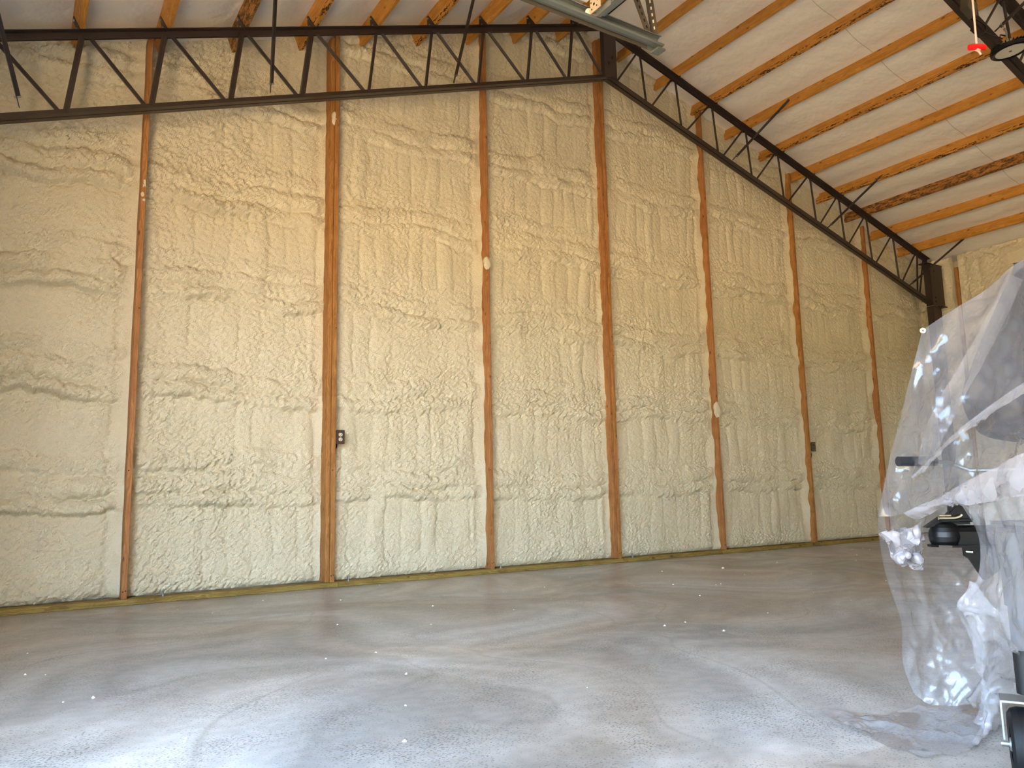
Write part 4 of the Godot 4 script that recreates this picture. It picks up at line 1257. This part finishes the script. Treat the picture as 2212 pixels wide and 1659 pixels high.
# ------------------------------------------------------------------ trailer nose under the cover
func build_trailer() -> void:
	# local x runs from the coupler back along the trailer, z towards the camera
	var b := Basis(Vector3.UP, -0.671)
	var t := thing("trailer", "black trailer coupler and tongue poking out of a clear plastic cover", "trailer", Vector3(2.299, 0, 4.916), "", b)
	var y := 0.578
	# coupler: domed socket running back into a channel body
	var st := begin()
	lathe(st, PackedVector2Array([Vector2(0.038, -0.030), Vector2(0.042, -0.020), Vector2(0.0445, -0.006), Vector2(0.043, 0.008), Vector2(0.038, 0.020), Vector2(0.030, 0.029), Vector2(0.018, 0.035), Vector2(0.0, 0.038)]), Transform3D(Basis(), Vector3(0, y, 0)), 28)
	put("coupler_socket", st.commit(), mats.black, t)
	st = begin()
	extrude(st, PackedVector2Array([Vector2(-0.030, -0.036), Vector2(0.008, -0.036), Vector2(0.020, -0.028), Vector2(0.025, -0.014), Vector2(0.025, 0.014), Vector2(0.020, 0.028), Vector2(0.008, 0.036), Vector2(-0.030, 0.036)]), Transform3D(Basis(), Vector3(0.018, y, 0)), 0.25)
	put("coupler_body", st.commit(), mats.black, t)
	st = begin()
	extrude(st, PackedVector2Array([Vector2(-0.056, -0.012), Vector2(-0.044, -0.036), Vector2(-0.015, -0.054), Vector2(0.27, -0.056), Vector2(0.27, 0.056), Vector2(-0.015, 0.054), Vector2(-0.044, 0.036), Vector2(-0.056, 0.012)]), Transform3D(Basis(Vector3(0, 1, 0), Vector3(1, 0, 0), Vector3(0, 0, -1)), Vector3(0.008, y - 0.035, 0)), 0.006)
	put("coupler_flange", st.commit(), mats.black, t)
	# latch: plate, upright lever and wedge-shaped handle
	st = begin()
	box(st, Vector3(0.03, y + 0.040, 0), Vector3(0.085, 0.010, 0.036), 0.002)
	put("latch_plate", st.commit(), mats.black, t)
	st = begin()
	extrude(st, PackedVector2Array([Vector2(0.0, 0.004), Vector2(0.074, 0.000), Vector2(0.078, 0.010), Vector2(0.03, 0.060), Vector2(0.0, 0.062)]), Transform3D(Basis(Vector3(0, 0, 1), Vector3(0, 1, 0), Vector3(-1, 0, 0)) , Vector3(0.07, y + 0.028, -0.013)), 0.026)
	extrude(st, PackedVector2Array([Vector2(0.0, 0.0), Vector2(0.06, 0.0), Vector2(0.06, 0.014), Vector2(0.0, 0.014)]), Transform3D(Basis(Vector3(0, 0, 1), Vector3(0, 1, 0), Vector3(-1, 0, 0)), Vector3(0.028, y + 0.038, 0.002)), 0.006)
	put("latch_lever", st.commit(), mats.black, t)
	st = begin()
	extrude(st, PackedVector2Array([Vector2(0.016, -0.052), Vector2(0.018, -0.058), Vector2(0.048, -0.012), Vector2(0.046, 0.02), Vector2(0.034, 0.02)]), Transform3D(Basis(Vector3(0, 0, 1), Vector3(0, 1, 0), Vector3(1, 0, 0)) * Basis(), Vector3(0.0, y + 0.003, -0.012)), 0.024)
	put("latch_tongue", st.commit(), mats.black, t)
	st = begin()
	tube(st, [Vector3(-0.024, y + 0.047, 0.022), Vector3(0.022, y + 0.047, 0.022), Vector3(0.036, y + 0.051, 0.022), Vector3(0.042, y + 0.056, 0.022)], 0.0045, 8)
	tube(st, [Vector3(-0.02, y + 0.055, 0.020), Vector3(0.012, y + 0.055, 0.020)], 0.003, 8)
	put("latch_pin", st.commit(), mats.chrome, t)
	# safety chain bracket: gusset narrowing to a point below the coupler
	st = begin()
	extrude(st, PackedVector2Array([Vector2(-0.034, 0.032), Vector2(-0.060, 0.034), Vector2(-0.068, 0.046), Vector2(-0.128, 0.080), Vector2(-0.128, 0.088), Vector2(-0.07, 0.17), Vector2(-0.034, 0.17)]), Transform3D(Basis(Vector3(0, 0, 1), Vector3(0, 1, 0), Vector3(-1, 0, 0)) * Basis(Vector3(1, 0, 0), Vector3(0, 1, 0), Vector3(0, 0, -1)), Vector3(0, y, 0.022)), 0.008)
	put("chain_bracket", st.commit(), mats.black, t)
	put("bracket_bolt", rod(Vector3(0.042, y - 0.048, 0.026), Vector3(0.056, y - 0.049, 0.038), 0.005, 8), mats.chrome, t)
	# A-frame tongue running back
	st = begin()
	for s in [-1.0, 1.0]:
		var xf := along(Vector3(0.16, y - 0.015, 0.03 * s), Vector3(1.5, y - 0.015, 0.42 * s))
		extrude(st, PackedVector2Array([Vector2(-0.05, -0.025), Vector2(0.05, -0.025), Vector2(0.05, 0.025), Vector2(0.044, 0.025), Vector2(0.044, -0.019), Vector2(-0.044, -0.019), Vector2(-0.044, 0.025), Vector2(-0.05, 0.025)]), xf, 1.4)
	put("tongue_frame", st.commit(), mats.black, t)
	# frame behind the tongue, on its axle
	st = begin()
	for s in [-1.0, 1.0]:
		box(st, Vector3(2.45, y - 0.015, 0.44 * s), Vector3(2.0, 0.10, 0.05), 0.004)
	for x in [1.5, 2.4, 3.4]:
		box(st, Vector3(x, y - 0.015, 0.0), Vector3(0.05, 0.09, 0.84), 0.004)
	put("bed_frame", st.commit(), mats.black, t)
	put("axle", rod(Vector3(2.6, 0.33, -0.62), Vector3(2.6, 0.33, 0.62), 0.03, 12), mats.black, t)
	st = begin()
	for s in [-1.0, 1.0]:
		box(st, Vector3(2.6, 0.44, 0.44 * s), Vector3(0.10, 0.18, 0.06), 0.004)
	put("axle_mount", st.commit(), mats.black, t)
	for s in [-1.0, 1.0]:
		st = begin()
		lathe(st, PackedVector2Array([Vector2(0.0, -0.06), Vector2(0.17, -0.07), Vector2(0.20, -0.09), Vector2(0.29, -0.10), Vector2(0.325, -0.07), Vector2(0.33, 0.0), Vector2(0.325, 0.07), Vector2(0.29, 0.10), Vector2(0.20, 0.09), Vector2(0.17, 0.07), Vector2(0.0, 0.06)]), Transform3D(Basis(Vector3(1, 0, 0), Vector3(0, 0, 1), Vector3(0, -1, 0)), Vector3(2.6, 0.332, 0.64 * s)), 36)
		put("road_wheel", st.commit(), mats.rubber, t)
	# jack: tube, foot bracket, wheel, crank
	var inv := Transform3D(b, Vector3(2.299, 0, 4.916)).affine_inverse()
	var wc := inv * Vector3(2.107, 0.088, 5.166)
	var jx := wc.x + 0.02
	var jz := wc.z
	st = begin()
	tube(st, [Vector3(jx, 0.21, jz), Vector3(jx, 0.46, jz)], 0.026, 16)
	tube(st, [Vector3(jx, 0.42, jz), Vector3(jx, 0.60, jz)], 0.032, 16)
	put("jack_tube", st.commit(), mats.jack, t)
	var sw := Transform3D(Basis(Vector3.UP, -0.40), Vector3(wc.x, 0, jz))
	st = begin()
	box(st, Vector3(0, 0.196, 0), Vector3(0.092, 0.006, 0.075), 0.001)
	for s in [-1.0, 1.0]:
		box(st, Vector3(0.0435 * s, 0.145, -0.015), Vector3(0.004, 0.10, 0.022), 0.001)
	put("wheel_fork", st.commit(), mats.zinc, t, sw)
	var axis := Transform3D(Basis(Vector3(0, 1, 0), Vector3(1, 0, 0), Vector3(0, 0, -1)), Vector3(0, wc.y, 0))
	st = begin()
	lathe(st, PackedVector2Array([Vector2(0.045, -0.030), Vector2(0.074, -0.033), Vector2(0.084, -0.026), Vector2(0.089, -0.012), Vector2(0.089, 0.012), Vector2(0.084, 0.026), Vector2(0.074, 0.033), Vector2(0.045, 0.030)]), axis, 36)
	var wh := put("jack_wheel", st.commit(), mats.rubber, t, sw)
	st = begin()
	lathe(st, PackedVector2Array([Vector2(0.0, -0.034), Vector2(0.014, -0.034), Vector2(0.018, -0.026), Vector2(0.046, -0.022), Vector2(0.046, 0.022), Vector2(0.018, 0.026), Vector2(0.014, 0.034), Vector2(0.0, 0.034)]), axis, 24)
	put("hub", st.commit(), mats.galv, wh)
	put("axle_nut", rod(Vector3(-0.052, wc.y, 0), Vector3(0.052, wc.y, 0), 0.007, 8), mats.zinc, t, sw)
	# crank with a dark grip
	var g0 := inv * Vector3(2.334, 0.797, 4.772); var g1 := inv * Vector3(2.452, 0.796, 4.824)
	var c1 := inv * Vector3(2.510, 0.790, 4.836); var c2 := inv * Vector3(2.568, 0.765, 4.869)
	st = begin()
	tube(st, [g0.lerp(g1, -0.0), g0.lerp(g1, 0.06), g0.lerp(g1, 0.94), g1], 0.0155, 16)
	put("crank_grip", st.commit(), mats.grip, t)
	st = begin()
	tube(st, [g0.lerp(g1, 0.5), g1, g1.lerp(c1, 0.5), c1, c2, c2.lerp(Vector3(0.44, 0.76, 0.03), 0.6), Vector3(0.44, 0.76, 0.03)], 0.007, 10)
	put("crank_rod", st.commit(), mats.galv, t)
	# dark upright winch stand and bow of the load, seen through the film
	st = begin()
	extrude(st, rect(0.07, 0.07, 0.006), along(Vector3(0.50, y, 0), Vector3(0.34, 1.22, 0), Vector3(1, 0, 0)), 0.66)
	put("winch_post", st.commit(), mats.black, t)
	var nu := 33; var nv := 26
	var P := PackedVector3Array(); P.resize(nu * nv)
	var UV := PackedVector2Array(); UV.resize(nu * nv)
	for j in nv:
		for i in nu:
			P[j * nu + i] = inv * net_point(net_H, float(i) / (nu - 1), float(j) / (nv - 1))
			UV[j * nu + i] = Vector2(float(i) / nu, float(j) / nv)
	put("load_bow", grid_mesh(P, UV, nu, nv, Vector3(-1, 0, 0)), mats.hull, t)

# ------------------------------------------------------------------ plastic cover
func catmull(a: Vector3, b: Vector3, c: Vector3, d: Vector3, t: float) -> Vector3:
	return 0.5 * ((2.0 * b) + (c - a) * t + (2.0 * a - 5.0 * b + 4.0 * c - d) * t * t + (3.0 * b - a - 3.0 * c + d) * t * t * t)

func net_point(net: Array, u: float, v: float) -> Vector3:
	var nr := net.size(); var ncol: int = net[0].size()
	var fv := clampf(v, 0.0, 0.99999) * (nr - 1); var j := int(fv); var tv := fv - j
	var fu := clampf(u, 0.0, 0.99999) * (ncol - 1); var i := int(fu); var tu := fu - i
	var rows := []
	for dj in [-1, 0, 1, 2]:
		var r: Array = net[clampi(j + dj, 0, nr - 1)]
		rows.append(catmull(r[clampi(i - 1, 0, ncol - 1)], r[i], r[mini(i + 1, ncol - 1)], r[clampi(i + 2, 0, ncol - 1)], tu))
	return catmull(rows[0], rows[1], rows[2], rows[3], tv)

# sharp creases: ridged noise made of piecewise-flat facets
func crumple(p: Vector3, s: float) -> float:
	var a := absf(nb.get_noise_3d(p.x * 4.0 + s, p.y * 2.6, p.z * 4.0))
	var b := absf(nb.get_noise_3d(p.x * 9.0 + s, p.y * 6.5 + 4.0, p.z * 9.0))
	var c := absf(nb.get_noise_3d(p.x * 21.0 + s, p.y * 16.0 + 9.0, p.z * 21.0))
	return 0.9 * (0.4 - a) + 0.45 * (0.35 - b) + 0.2 * (0.3 - c)

func film(net: Array, nu: int, nv: int, amp: float, s: float, keep_top: bool, up := Vector3(0, 0, 1)) -> ArrayMesh:
	var P := PackedVector3Array(); P.resize(nu * nv)
	var UV := PackedVector2Array(); UV.resize(nu * nv)
	for j in nv:
		for i in nu:
			P[j * nu + i] = net_point(net, float(i) / (nu - 1), float(j) / (nv - 1))
	var Q := P.duplicate()
	for j in nv:
		for i in nu:
			var k := j * nu + i
			var dx := P[k + (1 if i < nu - 1 else 0)] - P[k - (1 if i > 0 else 0)]
			var dy := P[k + (nu if j < nv - 1 else 0)] - P[k - (nu if j > 0 else 0)]
			var n := dx.cross(dy).normalized()
			if n.dot(up) < 0.0:
				n = -n
			var u := float(i) / (nu - 1)
			var v := float(j) / (nv - 1)
			var w := sm(0.0, 0.08, u) * (sm(0.0, 0.15, v) if keep_top else 1.0)
			var p := P[k] + n * crumple(P[k], s) * amp * w * (0.8 + 0.9 * v)
			p.y = maxf(p.y, 0.003)
			Q[k] = p
			UV[k] = Vector2(u, v)
	return grid_mesh(Q, UV, nu, nv, up)

func build_plastic() -> void:
	var t := thing("plastic_cover", "crumpled clear plastic sheet draped over the trailer to the floor", "plastic sheet", Vector3.ZERO)
	var toward := Vector3(-0.54, 0.1, 0.84)
	put("far_side", film(net_B, 110, 110, 0.022, 3.0, true, toward), mats.film_back, t)
	put("near_flap", film(net_F, 110, 90, 0.030, 17.0, true, toward), mats.film, t)
	put("folded_hem", film(net_S, 90, 26, 0.009, 57.0, false, toward), mats.film_thick, t)
	put("hanging_tail", film(net_G, 60, 110, 0.020, 29.0, false, toward), mats.film_back, t)
	put("floor_tail", film(net_T, 110, 60, 0.020, 41.0, false, Vector3.UP), mats.film_back, t)
	# bunched corner beside the coupler, and the heavier folds of the sheet
	put("bunched_corner", film(net_K, 50, 50, 0.030, 71.0, false, toward), mats.film_thick, t)
	put("bunched_corner", film(net_L, 40, 40, 0.030, 83.0, false, toward), mats.film_thick, t)
	put("fold", film(net_D1, 14, 80, 0.010, 91.0, false, toward), mats.film, t)
	put("fold", film(net_D3, 40, 40, 0.016, 103.0, false, toward), mats.film_back, t)
	put("fold", film(net_D4, 30, 110, 0.022, 109.0, false, toward), mats.film_mid, t)
	put("fold", film(net_D2, 12, 90, 0.012, 97.0, false, toward), mats.film_back, t)
	# grommet at the top corner
	var st := begin()
	lathe(st, PackedVector2Array([Vector2(0.004, -0.002), Vector2(0.0085, -0.002), Vector2(0.0085, 0.002), Vector2(0.004, 0.002), Vector2(0.004, -0.002)]), Transform3D(Basis(Vector3(0.84, 0, 0.54), Vector3(-0.54, 0, 0.84), Vector3(0, -1, 0)), Vector3(2.372, 1.203, 4.869)), 16)
	put("grommet", st.commit(), mats.ivory, t)

# ------------------------------------------------------------------ crumbs of foam on the floor
func build_floor_bits() -> void:
	var r := RandomNumberGenerator.new(); r.seed = 12
	var st := begin()
	for k in 110:
		var x := r.randf_range(-0.4, 9.5)
		var z := 0.1 + pow(r.randf(), 1.8) * 4.6
		if x > 2.0 and z > 4.2:
			continue
		var s := r.randf_range(0.0035, 0.008) * (1.0 + (0.8 if r.randf() < 0.12 else 0.0))
		var b := Basis(Vector3.UP, r.randf() * TAU) * Basis(Vector3.RIGHT, r.randf_range(-0.4, 0.4))
		var c := Vector3(x, s * 0.45, z)
		var v := [c + b * Vector3(-s, -s * 0.4, -s * 0.5), c + b * Vector3(s * 1.2, -s * 0.4, -s * 0.4), c + b * Vector3(s * 0.7, -s * 0.4, s * 0.8), c + b * Vector3(-s * 0.8, -s * 0.4, s * 0.6), c + b * Vector3(0, s * 0.6, 0.1 * s), c + b * Vector3(0.3 * s, s * 0.45, 0.2 * s)]
		for f in [[0, 1, 4], [1, 5, 4], [1, 2, 5], [2, 3, 5], [3, 4, 5], [3, 0, 4], [0, 2, 1], [0, 3, 2]]:
			var n: Vector3 = (v[f[1]] - v[f[0]]).cross(v[f[2]] - v[f[0]])
			var mid: Vector3 = (v[f[0]] + v[f[1]] + v[f[2]]) / 3.0 - c
			if n.dot(mid) < 0.0:
				n = -n
			tri(st, v[f[0]], v[f[1]], v[f[2]], n.normalized())
	var o := put("foam_crumbs", st.commit(), mats.crumb, self)
	tag(o, "scattered white foam crumbs on the concrete floor", "debris")
	o.set_meta("kind", "stuff")
